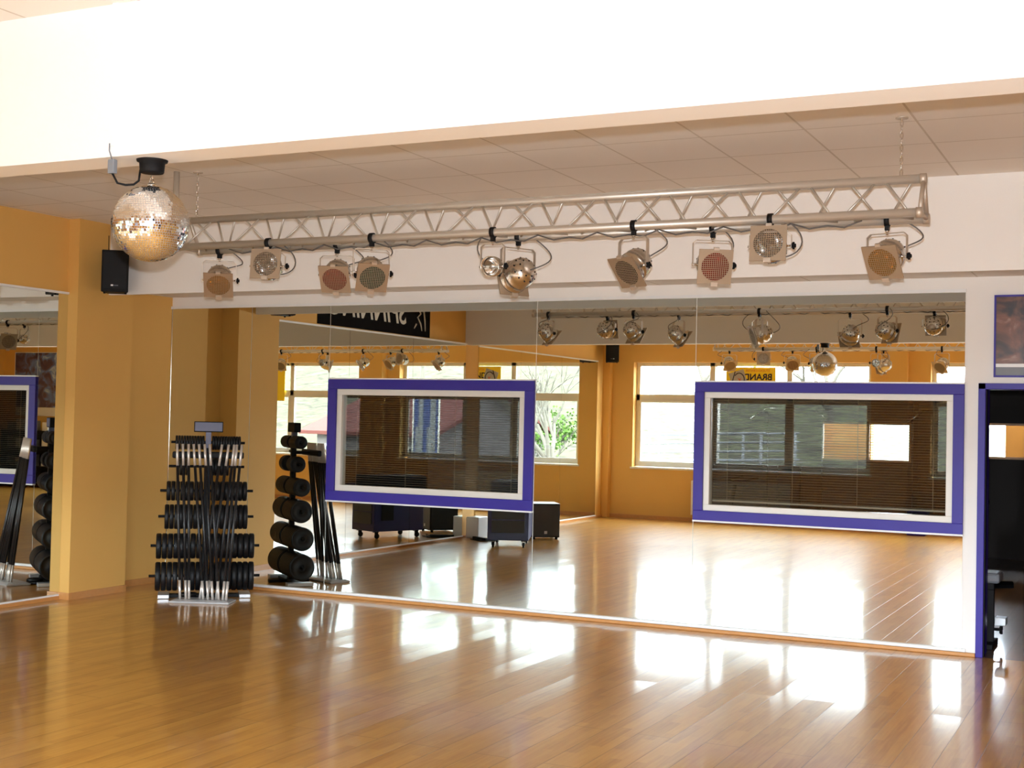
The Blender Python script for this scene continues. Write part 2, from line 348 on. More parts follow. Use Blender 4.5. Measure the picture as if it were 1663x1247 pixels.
# beam, bulkhead
bm = new(); box(bm, XW, XR, -6.283, -6.091, 2.718, ZC); struct('trim_1', bm, M['beam'], 'wide white ceiling beam across the room')
bm = new(); box(bm, XREC, XR, -1.123, -1.083, 2.742, ZC); struct('trim_2', bm, M['white_wall'], 'off-white bulkhead above the mirror wall')
bm = new(); box(bm, XREC, XR, -1.083, 0.006, 2.825, 2.86); struct('trim_3', bm, M['ceiling'], 'tiled soffit behind the bulkhead')
# mirror edging and baseboards
bm = new(); box(bm, XREC, 3.125, -0.014, 0.006, 2.711, 2.736); struct('trim_4', bm, M['white'], 'white strip along the top of the wall mirrors')
bm = new(); box(bm, XREC, 3.15, -0.022, 0.006, 0.03, 0.052); struct('trim_5', bm, M['white'], 'white ledge under the wall mirrors')
bm = new(); box(bm, XREC, D0, -0.034, 0.006, 0, 0.028); box(bm, D1, XR, -0.02, 0.006, 0, 0.06); struct('baseboard_front', bm, M['wood_trim'], 'beech baseboard under the mirrors', bevel=0.006)
bm = new(); box(bm, XREC, XREC + 0.015, -0.80, -0.034, 0, 0.06); box(bm, XCOL, XCOL + 0.015, -1.508, -0.80, 0, 0.06); box(bm, XW, XCOL + .015, -1.523, -1.508, 0, 0.06)
box(bm, XW, XW + 0.03, -11.29, -1.523, 0, 0.03)
struct('baseboard_left', bm, M['wood_trim'], 'beech baseboard along the orange side wall')
bm = new(); box(bm, XW + .13, 0.56, YW, YW + 0.015, 0, 0.06); box(bm, 0.86, XR, YW, YW + 0.015, 0, 0.06); box(bm, .545, .875, YW + .16, YW + .175, 0, .06); struct('baseboard_back', bm, M['wood_trim'], 'beech baseboard along the window wall')
bm = new(); 
for za, zb_ in ((2.713, 2.733), (0.03, 0.044)):
    vs = [bm.verts.new(p) for z in (za, zb_) for p in ((XW, -5.985, z), (XL + 0.075, -5.985, z), (XL + 0.012, -1.508, z), (XW, -1.508, z))]
    for f in ((0, 1, 2, 3), (4, 5, 6, 7), (0, 1, 5, 4), (1, 2, 6, 5), (2, 3, 7, 6), (3, 0, 4, 7)): bm.faces.new([vs[i] for i in f])
box(bm, XW, XW + 0.024, -11.01, -6.485, 2.713, 2.733)
box(bm, XW, XW + 0.03, -11.01, -6.485, 0.03, 0.044)
struct('trim_6', bm, M['white'], 'white edging of the side wall mirrors')

# ------------------------------------------------------------------ mirrors
def mirror_panel(x0, x1, z0, z1, label, plane='y', group='mirror panels on the front wall'):
    bm = new(); g = 0.0024
    if plane == 'y': box(bm, x0 + g, x1 - g, 0.0, 0.006, z0, z1)
    elif x0 > -6.2:      # the run beside the pilaster stands a little proud towards its far end
        A = lambda y: XL + (-1.508 - y) * 0.0140
        vs = [bm.verts.new(p) for z in (z0, z1) for p in ((XW, x0 + g, z), (A(x0 + g), x0 + g, z), (A(x1 - g), x1 - g, z), (XW, x1 - g, z))]
        for f in ((0, 1, 2, 3), (4, 5, 6, 7), (0, 1, 5, 4), (1, 2, 6, 5), (2, 3, 7, 6), (3, 0, 4, 7)): bm.faces.new([vs[i] for i in f])
    else: box(bm, XW, XL, x0 + g, x1 - g, z0, z1)
    o = obj('wall_mirror', bm, M['mirror']); tag(o, label, 'mirror', group); return o
ZB, ZT = 0.052, 2.711
s = [XREC, -3.46, -2.554, -0.419, 1.021, 3.122]
mirror_panel(s[0], s[1], ZB, ZT, 'narrow tall mirror panel in the corner behind the weight rack')
mirror_panel(s[1], s[2], ZB, ZT, 'tall mirror panel between the weight rack and the left blue window')
mirror_panel(s[2], s[3], ZB, W1[2] - 0.014, 'low mirror panel below the left blue window')
mirror_panel(s[2], s[3], W1[3] + 0.012, ZT, 'mirror panel above the left blue window')
mirror_panel(s[3], s[4], ZB, ZT, 'tall mirror panel between the two blue windows')
mirror_panel(s[4], s[5], ZB, W2[2] - 0.014, 'low mirror panel below the right blue window')
mirror_panel(s[4], s[5], W2[3] + 0.012, ZT, 'mirror panel above the right blue window')
gl = 'mirror panels on the side wall'
for (a, b), l in zip(((-3.07, -1.508), (-4.55, -3.07), (-5.979, -4.55), (-7.90, -6.491), (-9.45, -7.90), (-11.008, -9.45)),
                     ('side wall mirror panel beside the orange pilaster, at the left edge of the photo', 'side wall mirror panel second from the orange pilaster', 'side wall mirror panel under the start of the black banner',
                      'side wall mirror panel beside the black subwoofer', 'middle side wall mirror panel past the ceiling beam', 'side wall mirror panel nearest the window wall')):
    mirror_panel(a, b, 0.044, 2.713, l, 'x', gl)
# glossy edge profiles
bm = new(); box(bm, XREC, XREC + 0.008, -0.004, 0.004, ZB, ZT); struct('trim_7', bm, M['chrome'], 'thin metal edge where the mirrors meet the side wall')

# ------------------------------------------------------------------ blue interior windows with blinds
def blue_window(name, R, gx0, gx1, gz0, gz1, blinds_label, wlabel):
    x0, x1, z0, z1 = R; root = bpy.data.objects.new(name, None); C.objects.link(root); tag(root, wlabel, 'window', kind='structure')
    bw = (gx0 - x0) * 0.62
    bm = new(); rect_frame(bm, x0, x1, z0, z1, bw, -0.022, 0.05); obj('blue_frame', bm, M['blue'], root, 0.003)
    bm = new(); box(bm, x0, x1, -0.022, 0.0, z1, z1 + 0.012); box(bm, x0, x1, -0.022, 0.0, z0 - 0.014, z0); obj('edge_strip', bm, M['white'], root)
    bm = new(); iw = (gx0 - x0) - bw; rect_frame(bm, x0 + bw, x1 - bw, z0 + bw, z1 - bw, iw, 0.0, 0.09); obj('inner_frame', bm, M['pvc'], root, 0.003)
    bm = new(); box(bm, gx0 - 0.01, gx1 + 0.01, 0.03, 0.034, gz0 - 0.01, gz1 + 0.01); obj('glass_pane', bm, M['dark_glass'], root)
    # venetian blind between the panes
    b = thing('venetian_blind', blinds_label, 'blind', ((gx0 + gx1) / 2, 0.075, gz0 + .0), 0, 'open venetian blinds')
    w = gx1 - gx0; bm = new(); z = 0.045; n = 0
    while z < gz1 - gz0 - 0.03:
        T = Matrix.Translation((0, 0, z)) @ Matrix.Rotation(math.radians(8), 4, 'X'); box(bm, -w / 2 + 0.012, w / 2 - 0.012, -0.008, 0.008, -0.0006, 0.0006, T); z += 0.0205
    obj('slats', bm, M['slat'], b)
    bm = new(); box(bm, -w / 2 + 0.01, w / 2 - 0.01, -0.01, 0.01, 0.022, 0.036); obj('bottom_rail', bm, M['slat'], b)
    bm = new(); box(bm, -w / 2 + 0.005, w / 2 - 0.005, -0.012, 0.012, gz1 - gz0 - 0.026, gz1 - gz0 - 0.001); obj('head_rail', bm, M['dark_steel'], b)
    for q in (0.072, 0.36, 0.635, 0.942):
        bm = new(); tube(bm, [(-w / 2 + q * w, -0.011, 0.03), (-w / 2 + q * w, -0.011, gz1 - gz0 - 0.01)], 0.0022, 6); obj('lift_cord', bm, M['slat'], b)
    return root
blue_window('window_1', W1, -2.405, -0.560, 0.975, 1.897, 'open venetian blind in the left blue window', 'left blue-framed interior window in the mirror wall')
blue_window('window_2', W2, 1.150, 3.000, 1.030, 1.912, 'open venetian blind in the right blue window', 'right blue-framed interior window in the mirror wall')
# doorway
root = bpy.data.objects.new('door_1', None); C.objects.link(root); tag(root, 'blue framed doorway to the dark gym', 'door', kind='structure')
bm = new(); box(bm, D0, D0 + 0.052, -0.02, G + 0.01, 0, DZ); box(bm, D1 - 0.052, D1, -0.02, G + 0.01, 0, DZ); box(bm, D0, D1, -0.02, G + 0.01, DZ - 0.045, DZ); obj('blue_frame', bm, M['blue'], root, 0.003)
bm = new(); box(bm, D0 + 0.052, D0 + 0.058, -0.0, 0.06, 0, DZ - .05); obj('door_seal', bm, M['dark_steel'], root)

# ------------------------------------------------------------------ outer windows in the back wall
def outer_window(name, W, mull, label):
    x0, x1, z0, z1 = W; root = bpy.data.objects.new(name, None); C.objects.link(root); tag(root, label, 'window', kind='structure')
    yf = YW - 0.16
    bm = new(); rect_frame(bm, x0, x1, z0 + 0.02, z1, 0.065, yf - 0.06, yf)
    xs = [x0 + 0.065]
    for mx in mull: box(bm, mx - 0.045, mx + 0.045, yf - 0.06, yf, z0 + 0.02, z1); xs += [mx - 0.045, mx + 0.045]
    xs.append(x1 - 0.065)
    box(bm, x0, x1, yf - 0.06, yf, 2.06, 2.17); obj('window_frame', bm, M['pvc'], root, 0.004)
    for i in range(0, len(xs), 2):
        bm = new(); rect_frame(bm, xs[i], xs[i + 1], z0 + 0.085, 2.06, 0.03, yf - 0.03, yf + 0.015); obj('sash', bm, M['pvc'], root, 0.003)
        bm = new(); box(bm, xs[i] + 0.03, xs[i + 1] - 0.03, yf - 0.034, yf - 0.03, z0 + 0.115, 2.03); obj('glass_pane', bm, M['glass'], root)
        bm = new(); box(bm, xs[i], xs[i + 1], yf - 0.034, yf - 0.03, 2.17, z1 - 0.065); obj('glass_pane', bm, M['glass'], root)
    bm = new(); box(bm, x0 - 0.03, x1 + 0.03, yf - 0.01, YW + 0.03, z0 - 0.02, z0 + 0.012); obj('window_sill', bm, M['pvc'], root, 0.004)
    return root
outer_window('window_3', WA, (-2.445, -1.11), 'wide triple white window seen bright in the mirrors')
outer_window('window_4', WB, (2.93,), 'wide double white window at the right edge of the mirror')
outer_window('window_added', WC, (6.3,), 'white window added at the far end of the window wall for more daylight')  # added on the unseen stretch of wall so more daylight enters

# ------------------------------------------------------------------ gym behind the mirror wall
YG = 8.0
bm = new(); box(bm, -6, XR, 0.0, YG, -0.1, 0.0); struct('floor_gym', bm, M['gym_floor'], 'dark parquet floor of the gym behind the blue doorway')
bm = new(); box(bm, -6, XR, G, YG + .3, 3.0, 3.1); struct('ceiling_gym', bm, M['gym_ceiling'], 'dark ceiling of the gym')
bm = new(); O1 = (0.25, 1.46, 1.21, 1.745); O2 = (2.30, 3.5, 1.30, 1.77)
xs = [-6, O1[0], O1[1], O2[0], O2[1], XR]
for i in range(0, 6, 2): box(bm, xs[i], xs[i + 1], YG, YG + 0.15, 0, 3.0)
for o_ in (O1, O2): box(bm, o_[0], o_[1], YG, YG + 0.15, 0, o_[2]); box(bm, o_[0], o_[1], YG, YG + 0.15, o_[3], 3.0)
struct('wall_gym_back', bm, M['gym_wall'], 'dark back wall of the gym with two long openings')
bm = new(); box(bm, -6.2, -6, G, YG + 0.15, 0, 3.0); struct('wall_gym_left', bm, M['gym_wall'], 'dark left wall of the gym')
bm = new(); box(bm, XR, XR + 0.2, 0, YG + 0.15, 0, 3.0); struct('wall_gym_right', bm, M['gym_wall'], 'dark right wall of the gym')
for i, (o_, mull) in enumerate(((O1, 0.885), (O2, 2.9))):
    bm = new(); rect_frame(bm, o_[0], o_[1], o_[2], o_[3], 0.03, YG - 0.02, YG + 0.02); box(bm, mull - 0.02, mull + 0.02, YG - 0.02, YG + 0.02, o_[2], o_[3])
    struct('trim_%d' % (8 + i), bm, M['wood_trim'], 'wooden frame round a long opening in the gym wall')
# bright lobby beyond
YO = 9.6
bm = new(); HX = ((0.62, 1.28), (2.05, 2.5))
xs = [-6, HX[0][0], HX[0][1], HX[1][0], HX[1][1], XR]
for i in range(0, 6, 2): box(bm, xs[i], xs[i + 1], YO, YO + 0.2, 0, 2.6)
for a, b in HX: box(bm, a, b, YO, YO + 0.2, 0, 1.16); box(bm, a, b, YO, YO + 0.2, 1.9, 2.6)
struct('wall_lobby', bm, M['lobby'], 'orange wall beyond the gym openings')
bm = new(); box(bm, -6, XR, YG + .15, YO - 0.3, 2.6, 2.7); struct('ceiling_lobby_shade', bm, M['gym_ceiling'], 'ceiling added beyond the gym to dim the orange wall, with an open strip')  # added to darken the lobby wall; the gap still lets in some sky
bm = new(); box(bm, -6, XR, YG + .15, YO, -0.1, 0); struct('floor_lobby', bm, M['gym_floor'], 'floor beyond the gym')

# ------------------------------------------------------------------ truss rigs
TX0, TX1 = -1.782, 3.261; TZB, TZT = 2.842, 3.045
def make_truss(label):
    r = thing('lighting_truss', label, 'truss', ((TX0 + TX1) / 2, 0, TZB), 0, 'triangular lighting trusses')
    L = (TX1 - TX0) / 2; h = TZT - TZB; d = 0.12
    for y, z in ((-d, 0), (d, 0), (0, h)):
        bm = new(); tube(bm, [(-L, y, z), (L, y, z)], 0.025, 16); obj('main_pipe', bm, M['alu'], r)
    bm = new(); n = 12; st = (2 * L - 0.04) / n
    for (ya, za), (yb, zb_), ph in (((-d, 0), (0, h), 0.02), ((0, h), (d, 0), 0.02), ((d, 0), (-d, 0), 0.02)):
        for i in range(n):
            x = -L + i * st + ph; xm = x + st / 2
            tube(bm, [(x + 0.035, ya, za), (xm - 0.02, yb, zb_)], 0.007, 6); tube(bm, [(xm + 0.02, yb, zb_), (x + st - 0.035, ya, za)], 0.007, 6)
    obj('lattice', bm, M['alu'], r)
    for sx_ in (-1, 1):
        bm = new()
        for (ya, za), (yb, zb_) in (((-d, 0), (0, h)), ((d, 0), (0, h)), ((-d, 0), (d, 0))):
            tube(bm, [(sx_ * L, ya, za), (sx_ * L, yb, zb_)], 0.013, 8)
        for y, z in ((-d, 0), (d, 0), (0, h)): tube(bm, [(sx_ * (L - 0.02), y, z), (sx_ * (L + 0.015), y, z)], 0.029, 16)
        obj('end_frame', bm, M['steel'], r)
    bm = new()
    for i in range(11):
        x = -L + 0.3 + i * 0.4
        tube(bm, [(x, 0.07, 0.0), (x + 0.1, 0.09, -0.032), (x + 0.2, 0.1, -0.018), (x + 0.3, 0.08, -0.034), (x + 0.4, 0.07, 0.0)], 0.005, 6)
    obj('power_cable', bm, M['cord'], r)
    return r
YT1, YT2 = -2.965, -9.62
t1 = make_truss('triangular aluminium truss with nine spotlights in front of the mirror wall'); t1.location.y = YT1
t1['label'] = 'long triangular aluminium truss hanging in front of the mirror wall'
t2 = copy_tree(t1); t2.location.y = YT2; t2.rotation_euler = (0, 0, 0); t2['label'] = 'second aluminium truss by the windows, seen only in the mirrors'

def make_chain(x, y, z0, z1, label):
    r = thing('suspension_chain', label, 'chain', (x, y, z0), 0, 'chains holding the trusses')
    bm = new(); z = 0.0; i = 0; lk = 0.034
    while z < z1 - z0 - 0.01:
        pts = []
        for k in range(13):
            a = 2 * PI * k / 12; px = 0.008 * math.cos(a); pz = lk * 0.62 * math.sin(a)
            pts.append((px, 0, z + lk / 2 + pz) if i % 2 == 0 else (0, px, z + lk / 2 + pz))
        tube(bm, pts, 0.0024, 5, cap=False); z += lk; i += 1
    obj('links', bm, M['chrome'], r)
    bm = new(); lathe(bm, [(0, z1 - z0 - 0.008), (0.035, z1 - z0 - 0.008), (0.035, z1 - z0), (0, z1 - z0)], 16); obj('ceiling_plate', bm, M['steel'], r)
    return r
make_chain(-1.72, YT1, TZT + 0.022, ZC, 'thin steel chain at the disco ball end of the front truss')
make_chain(3.14, YT1, TZT + 0.022, ZC, 'thin steel chain at the right end of the front truss')
make_chain(-1.72, YT2, TZT + 0.022, 3.345, 'thin steel chain at the left end of the truss by the windows')
make_chain(3.14, YT2, TZT + 0.022, 3.345, 'thin steel chain at the far end of the truss by the windows')
bm = new(); tube(bm, [(-1.86, -3.026, TZB - 0.0), (-1.86, -3.026, ZC)], 0.022, 16); o = obj('support_pipe', bm, M['alu']); tag(o, 'vertical grey pipe from the ceiling beside the disco ball', 'pipe')

# ------------------------------------------------------------------ par can spotlights
def rotm(ax, a): return Matrix.Rotation(a, 4, ax)
def make_par(name_label, x, y, pan, tilt, gel, filt=True, drop=0.175, small=1.0, cab=1, group='spotlights on the front truss', vents=True):
    r = thing('par_spotlight', name_label, 'spotlight', (x, y, TZB), math.radians(pan), group)
    # clamp round the pipe (pipe runs along world x)
    Rp = rotm('Z', -math.radians(pan))
    bm = new(); prof = [(0.026, -0.014), (0.034, -0.014), (0.034, 0.014), (0.026, 0.014)]
    T = Rp @ rotm('Y', PI / 2); lathe(bm, prof, 20, T, closed=True); box(bm, -0.012, 0.012, -0.014, 0.014, -0.055, -0.028, Rp)
    obj('pipe_clamp', bm, M['dark_steel'], r)
    bm = new(); tube(bm, [(0, 0, -0.078), (0, 0, -0.04)], 0.006, 8); lathe(bm, [(0, -0.066), (0.011, -0.066), (0.011, -0.054), (0, -0.054)], 6); obj('clamp_bolt', bm, M['chrome'], r)
    yw = 0.118 * small; zt = -0.072; zp = zt - drop * small
    # yoke: flat strip U
    bm = new(); pts = [(-yw, zp - 0.012), (-yw, zt - 0.018), (-yw + 0.02, zt), (yw - 0.02, zt), (yw, zt - 0.018), (yw, zp - 0.012)]
    for (xa, za), (xb, zb_) in zip(pts, pts[1:]):
        dx, dz = xb - xa, zb_ - za; ln = math.hypot(dx, dz); nx, nz = -dz / ln * 0.002, dx / ln * 0.002
        vs = []
        for px, pz in ((xa, za), (xb, zb_)):
            for sy in (-0.011, 0.011):
                for q in (-1, 1): vs.append(bm.verts.new((px + nx * q, sy, pz + nz * q)))
        for f in ((0, 1, 3, 2), (4, 6, 7, 5), (0, 4, 5, 1), (2, 3, 7, 6), (0, 2, 6, 4), (1, 5, 7, 3)): bm.faces.new([vs[i] for i in f])
    obj('yoke', bm, M['steel'], r)
    # can: light leaves along local -Z of TT
    TT = Matrix.Translation((0, 0, zp)) @ rotm('X', -math.radians(tilt)) @ Matrix.Scale(small, 4)
    bm = new()
    prof = [(0.0, 0.118), (0.028, 0.116), (0.052, 0.108), (0.071, 0.092), (0.083, 0.07), (0.089, 0.044), (0.089, 0.012), (0.093, 0.010), (0.093, 0.002), (0.089, 0.0), (0.089, -0.04), (0.094, -0.044), (0.094, -0.058), (0.086, -0.058), (0.086, 0.02)]
    lathe(bm, prof, 36, TT); obj('can_body', bm, M['can'], r)
    bm = new(); lathe(bm, [(0.034, 0.116), (0.034, 0.128), (0.0, 0.13)], 20, TT)
    obj('rear_cap', bm, M['steel'], r)
    if vents:
        vm = None
        for rr, zz, n in ((0.0535, 0.1085, 8), (0.0785, 0.083, 12)):
            for k in range(n):
                a = 2 * PI * (k + 0.5) / n; nrm = Vector((math.cos(a) * 0.8, math.sin(a) * 0.8, 0.6)).normalized()
                if vm is None:
                    bm = new(); tube(bm, [(0, 0, -0.001), (0, 0, 0.0015)], 0.0052 * small, 8); vo = obj('vent_hole', bm, M['black'], r); vm = vo.data
                else: vo = bpy.data.objects.new('vent_hole', vm); C.objects.link(vo); vo.parent = r
                q = TT.to_3x3() @ nrm; vo.rotation_mode = 'QUATERNION'; vo.rotation_quaternion = Vector((0, 0, 1)).rotation_difference(q.normalized()); vo.location = TT @ Vector((rr * math.cos(a), rr * math.sin(a), zz))
    # lamp inside: parabolic reflector and clear face
    bm = new(); lathe(bm, [(0.0, 0.06), (0.02, 0.055), (0.045, 0.035), (0.068, 0.008), (0.078, -0.012)], 28, TT); obj('reflector', bm, M['chrome'], r)
    bm = new(); lathe(bm, [(0.0, -0.022), (0.04, -0.019), (0.078, -0.012)], 24, TT); obj('lamp_lens', bm, M['gel_clear'], r)
    if filt:
        hs = 0.102; z0, z1 = -0.066, -0.0585; bm = new(); R = 0.083; n = 32
        # square plate with a round hole
        for zz in (z0, z1):
            inner = []; outer = []
            for k in range(n):
                a = 2 * PI * k / n; c, s_ = math.cos(a), math.sin(a); q = hs / max(abs(c), abs(s_))
                inner.append(bm.verts.new(TT @ Vector((R * c, R * s_, zz)))); outer.append(bm.verts.new(TT @ Vector((q * c, q * s_, zz))))
            for k in range(n): bm.faces.new((inner[k], inner[(k + 1) % n], outer[(k + 1) % n], outer[k]))
            if zz == z0: i0, o0 = inner, outer
            else:
                for k in range(n):
                    bm.faces.new((i0[k], i0[(k + 1) % n], inner[(k + 1) % n], inner[k])); bm.faces.new((o0[k], o0[(k + 1) % n], outer[(k + 1) % n], outer[k]))
        fo = obj('filter_frame', bm, M['plate_steel'], r)
        bm = new(); sp = 0.0118; q = -7 * sp
        for i in range(15):
            c = -7 * sp + i * sp; hl = math.sqrt(max(R * R - c * c, 0))
            box(bm, c - 0.0013, c + 0.0013, -hl, hl, -0.0665, -0.0645, TT); box(bm, -hl, hl, c - 0.0013, c + 0.0013, -0.0665, -0.0645, TT)
        obj('wire_grille', bm, M['plate_steel'], fo)
        if gel:
            bm = new(); lathe(bm, [(0, -0.062), (R + 0.004, -0.062)], 28, TT); obj('colour_gel', bm, M[gel], fo)
        bm = new(); box(bm, -0.02, 0.02, hs - 0.012, hs + 0.012, -0.078, -0.054, TT); obj('frame_clip', bm, M['steel'], r)
        bm = new(); box(bm, -0.016, 0.016, -hs - 0.012, -hs + 0.004, -0.07, -0.052, TT); obj('frame_clip', bm, M['steel'], r)
    # tilt knob
    bm = new()
    for k in range(5):
        a = 2 * PI * k / 5; tube(bm, [(yw + 0.012, 0, zp), (yw + 0.012, 0.02 * math.cos(a), zp + 0.02 * math.sin(a))], 0.007, 6)
    tube(bm, [(yw - 0.004, 0, zp), (yw + 0.026, 0, zp)], 0.011, 8); obj('tilt_knob', bm, M['black'], r)
    bm = new(); tube(bm, [(yw - 0.034, 0, zp), (yw, 0, zp)], 0.006, 6); obj('pivot_bolt', bm, M['chrome'], r)
    bm = new(); tube(bm, [(-yw + 0.034, 0, zp), (-yw - 0.008, 0, zp)], 0.007, 8); obj('pivot_bolt', bm, M['chrome'], r)
    # cable
    p0 = TT @ Vector((0, 0.02, 0.126)); p3 = Vector((0.08 * cab, 0.05, 0.0)); 
    bm = new(); pts = []
    c1 = p0 + (TT.to_3x3() @ Vector((0.08 * cab, 0, 0.14))); c2 = Vector((0.26 * cab, 0.10, -0.12))
    for k in range(15):
        t = k / 14; pts.append(p0 * (1 - t) ** 3 + c1 * 3 * t * (1 - t) ** 2 + c2 * 3 * t * t * (1 - t) + p3 * t ** 3)
    tube(bm, pts, 0.0042, 7); obj('power_cord', bm, M['cord'], r)
    return r
YF, YB = YT1 - 0.12, YT1 + 0.12
def camaz(x, y): return math.degrees(math.atan2(CAM.x - x, -(CAM.y - y)))
spots = [ # label, x, chord, pan offset from facing the camera, tilt, gel, filter, cable side, drop, size
 ('chrome spotlight with an amber filter, nearest the disco ball', -1.604, YB, -4, 50, 'gel_amber', True, 1, 0.14, 1.0),
 ('chrome spotlight with a clear filter turned up, between the left amber and red ones', -1.002, YF, -16, 98, 'gel_clear', True, 1, 0.085, 1.0),
 ('chrome spotlight with a red filter beside the green one', -0.607, YB, -14, 55, 'gel_red', True, 1, 0.13, 1.0),
 ('chrome spotlight with a green filter, the only green one', -0.181, YF, 10, 55, 'gel_green', True, 1, 0.155, 1.0),
 ('small round chrome spotlight without a frame, front one of the crossed middle pair', 0.700, YF, -26, 84, None, False, -1, 0.14, 0.68),
 ('chrome spotlight turned to the mirror, rear one of the crossed middle pair', 0.760, YB, -146, 72, 'gel_clear', True, -1, 0.17, 1.08),
 ('chrome spotlight right of the middle pair, its dark square filter aimed down left', 1.630, YF, -46, 52, 'gel_dark', True, 1, 0.17, 1.0),
 ('chrome spotlight with a red filter facing straight out, right half of the truss', 2.039, YB, 15, 74, 'gel_red', True, 1, 0.145, 1.0),
 ('chrome spotlight with a clear filter turned up, right half of the truss', 2.449, YF, -11, 99, 'gel_clear', True, 1, 0.08, 1.0),
 ('chrome spotlight with an amber filter at the right end of the truss', 3.048, YB, -26, 58, 'gel_amber', True, 1, 0.135, 1.0)]
for l, x, y, dp_, tl, gel, filt, cb, dr, sz in spots:
    make_par(l, x, y, camaz(x, y) + dp_, tl, gel, filt, drop=dr / sz, small=sz, cab=cb)
lab2 = ['spotlight nearest the left end of the truss by the windows, aimed down', 'spotlight turned up, second on the truss by the windows', 'spotlight third from the left end of the truss by the windows', 'spotlight fourth on the truss by the windows, behind the disco ball in the mirror',
        'left spotlight of the crossed pair on the truss by the windows', 'right spotlight of the crossed pair on the truss by the windows', 'spotlight at the right edge of the mirror, on the truss by the windows']
for (l, x, y, dp_, tl, gel, filt, cb, dr, sz), l2 in zip(spots[:7], lab2):
    make_par(l2, x, YT2 + (0.12 if y == YF else -0.12), 180 - (camaz(x, y) + dp_), tl, gel, filt, drop=dr / sz, small=sz, cab=cb, group='spotlights on the truss by the windows', vents=False)

# ------------------------------------------------------------------ disco ball
DB = Vector((0.690, -6.170, 2.456)); DR = 0.156
r = thing('disco_ball', 'large mirrored disco ball hanging under the white beam', 'disco ball', (DB.x, DB.y, DB.z - DR))
bm = new(); bmesh.ops.create_uvsphere(bm, u_segments=32, v_segments=20, radius=DR - 0.003, matrix=Matrix.Translation((0, 0, DR)))
obj('ball_core', bm, M['silver'], r)
bm = new(); rows = 48; rnd = random.Random(3)
for i in range(rows):
    th0 = -PI / 2 + PI * i / rows; th1 = -PI / 2 + PI * (i + 1) / rows; thm = (th0 + th1) / 2
    n = max(4, int(round(2 * PI * DR * math.cos(thm) / 0.0102))); off = rnd.random()
    for j in range(n):
        am = 2 * PI * (j + off) / n; c = Vector((math.cos(thm) * math.cos(am), math.cos(thm) * math.sin(am), math.sin(thm)))
        u = Vector((-math.sin(am), math.cos(am), 0)); v = c.cross(u)
        nn = (c + u * rnd.gauss(0, 0.045) + v * rnd.gauss(0, 0.045)).normalized(); u = (u - nn * u.dot(nn)).normalized(); v = nn.cross(u)
        hw = PI * DR * math.cos(thm) / n * 0.87; hh = PI * DR / rows / 2 * 0.87; p = Vector((0, 0, DR)) + c * DR
        bm.faces.new([bm.verts.new(p + u * a * hw + v * b * hh) for a, b in ((-1, -1), (1, -1), (1, 1), (-1, 1))])
obj('mirror_tiles', bm, M['facet'], r)
bm = new(); lathe(bm, [(0, 2 * DR - 0.002), (0.02, 2 * DR - 0.004), (0.018, 2 * DR + 0.008), (0, 2 * DR + 0.01)], 16)
tube(bm, [(0.011 * math.cos(a), 0, 2 * DR + 0.016 + 0.011 * math.sin(a)) for a in [2 * PI * k / 10 for k in range(11)]], 0.0022, 6, cap=False); obj('hanging_ring', bm, M['chrome'], r)
bm = new(); zt = 2.670 - (DB.z - DR); z = 2 * DR + 0.03
i = 0
while z < zt - 0.012:
    pts = [((0.006 * math.cos(a), 0, z + 0.011 * math.sin(a)) if i % 2 else (0, 0.006 * math.cos(a), z + 0.011 * math.sin(a))) for a in [2 * PI * k / 10 for k in range(11)]]
    tube(bm, pts, 0.0018, 5, cap=False); z += 0.017; i += 1
obj('hanging_chain', bm, M['chrome'], r)
r = thing('disco_ball_motor', 'round black motor under the beam that carries the disco ball', 'motor', (DB.x, DB.y, 2.664))
bm = new(); lathe(bm, [(0, 0), (0.046, 0), (0.049, 0.004), (0.052, 0.042), (0.062, 0.046), (0.064, 0.054), (0, 0.054)], 28); obj('motor_housing', bm, M['black'], r)
bm = new(); tube(bm, [(-0.035, -0.03, 0.01), (-0.036, -0.036, -0.035), (-0.05, -0.05, -0.052), (-0.075, -0.07, -0.056), (-0.1, -0.09, -0.05), (-0.112, -0.108, -0.012)], 0.0045, 8); obj('power_cord', bm, M['black'], r)
r = thing('plug_box', 'small grey plug connector hanging left of the disco ball motor', 'plug', (DB.x - 0.112, DB.y - 0.108, 2.65))
bm = new(); box(bm, -0.016, 0.016, -0.012, 0.012, 0, 0.058); obj('plug_body', bm, M['grey'], r, 0.003)
bm = new(); tube(bm, [(0, -0.004, 0.058), (0, -0.02, 0.09), (0.0, -0.020, 0.12)], 0.003, 6); obj('wire', bm, M['grey'], r)
bm = new(); box(bm, 0.57, 0.595, -6.297, -6.283, 2.76, 3.345); o = obj('cable_duct', bm, M['beam']); tag(o, 'slim white cable duct running up the white beam', 'cable duct')

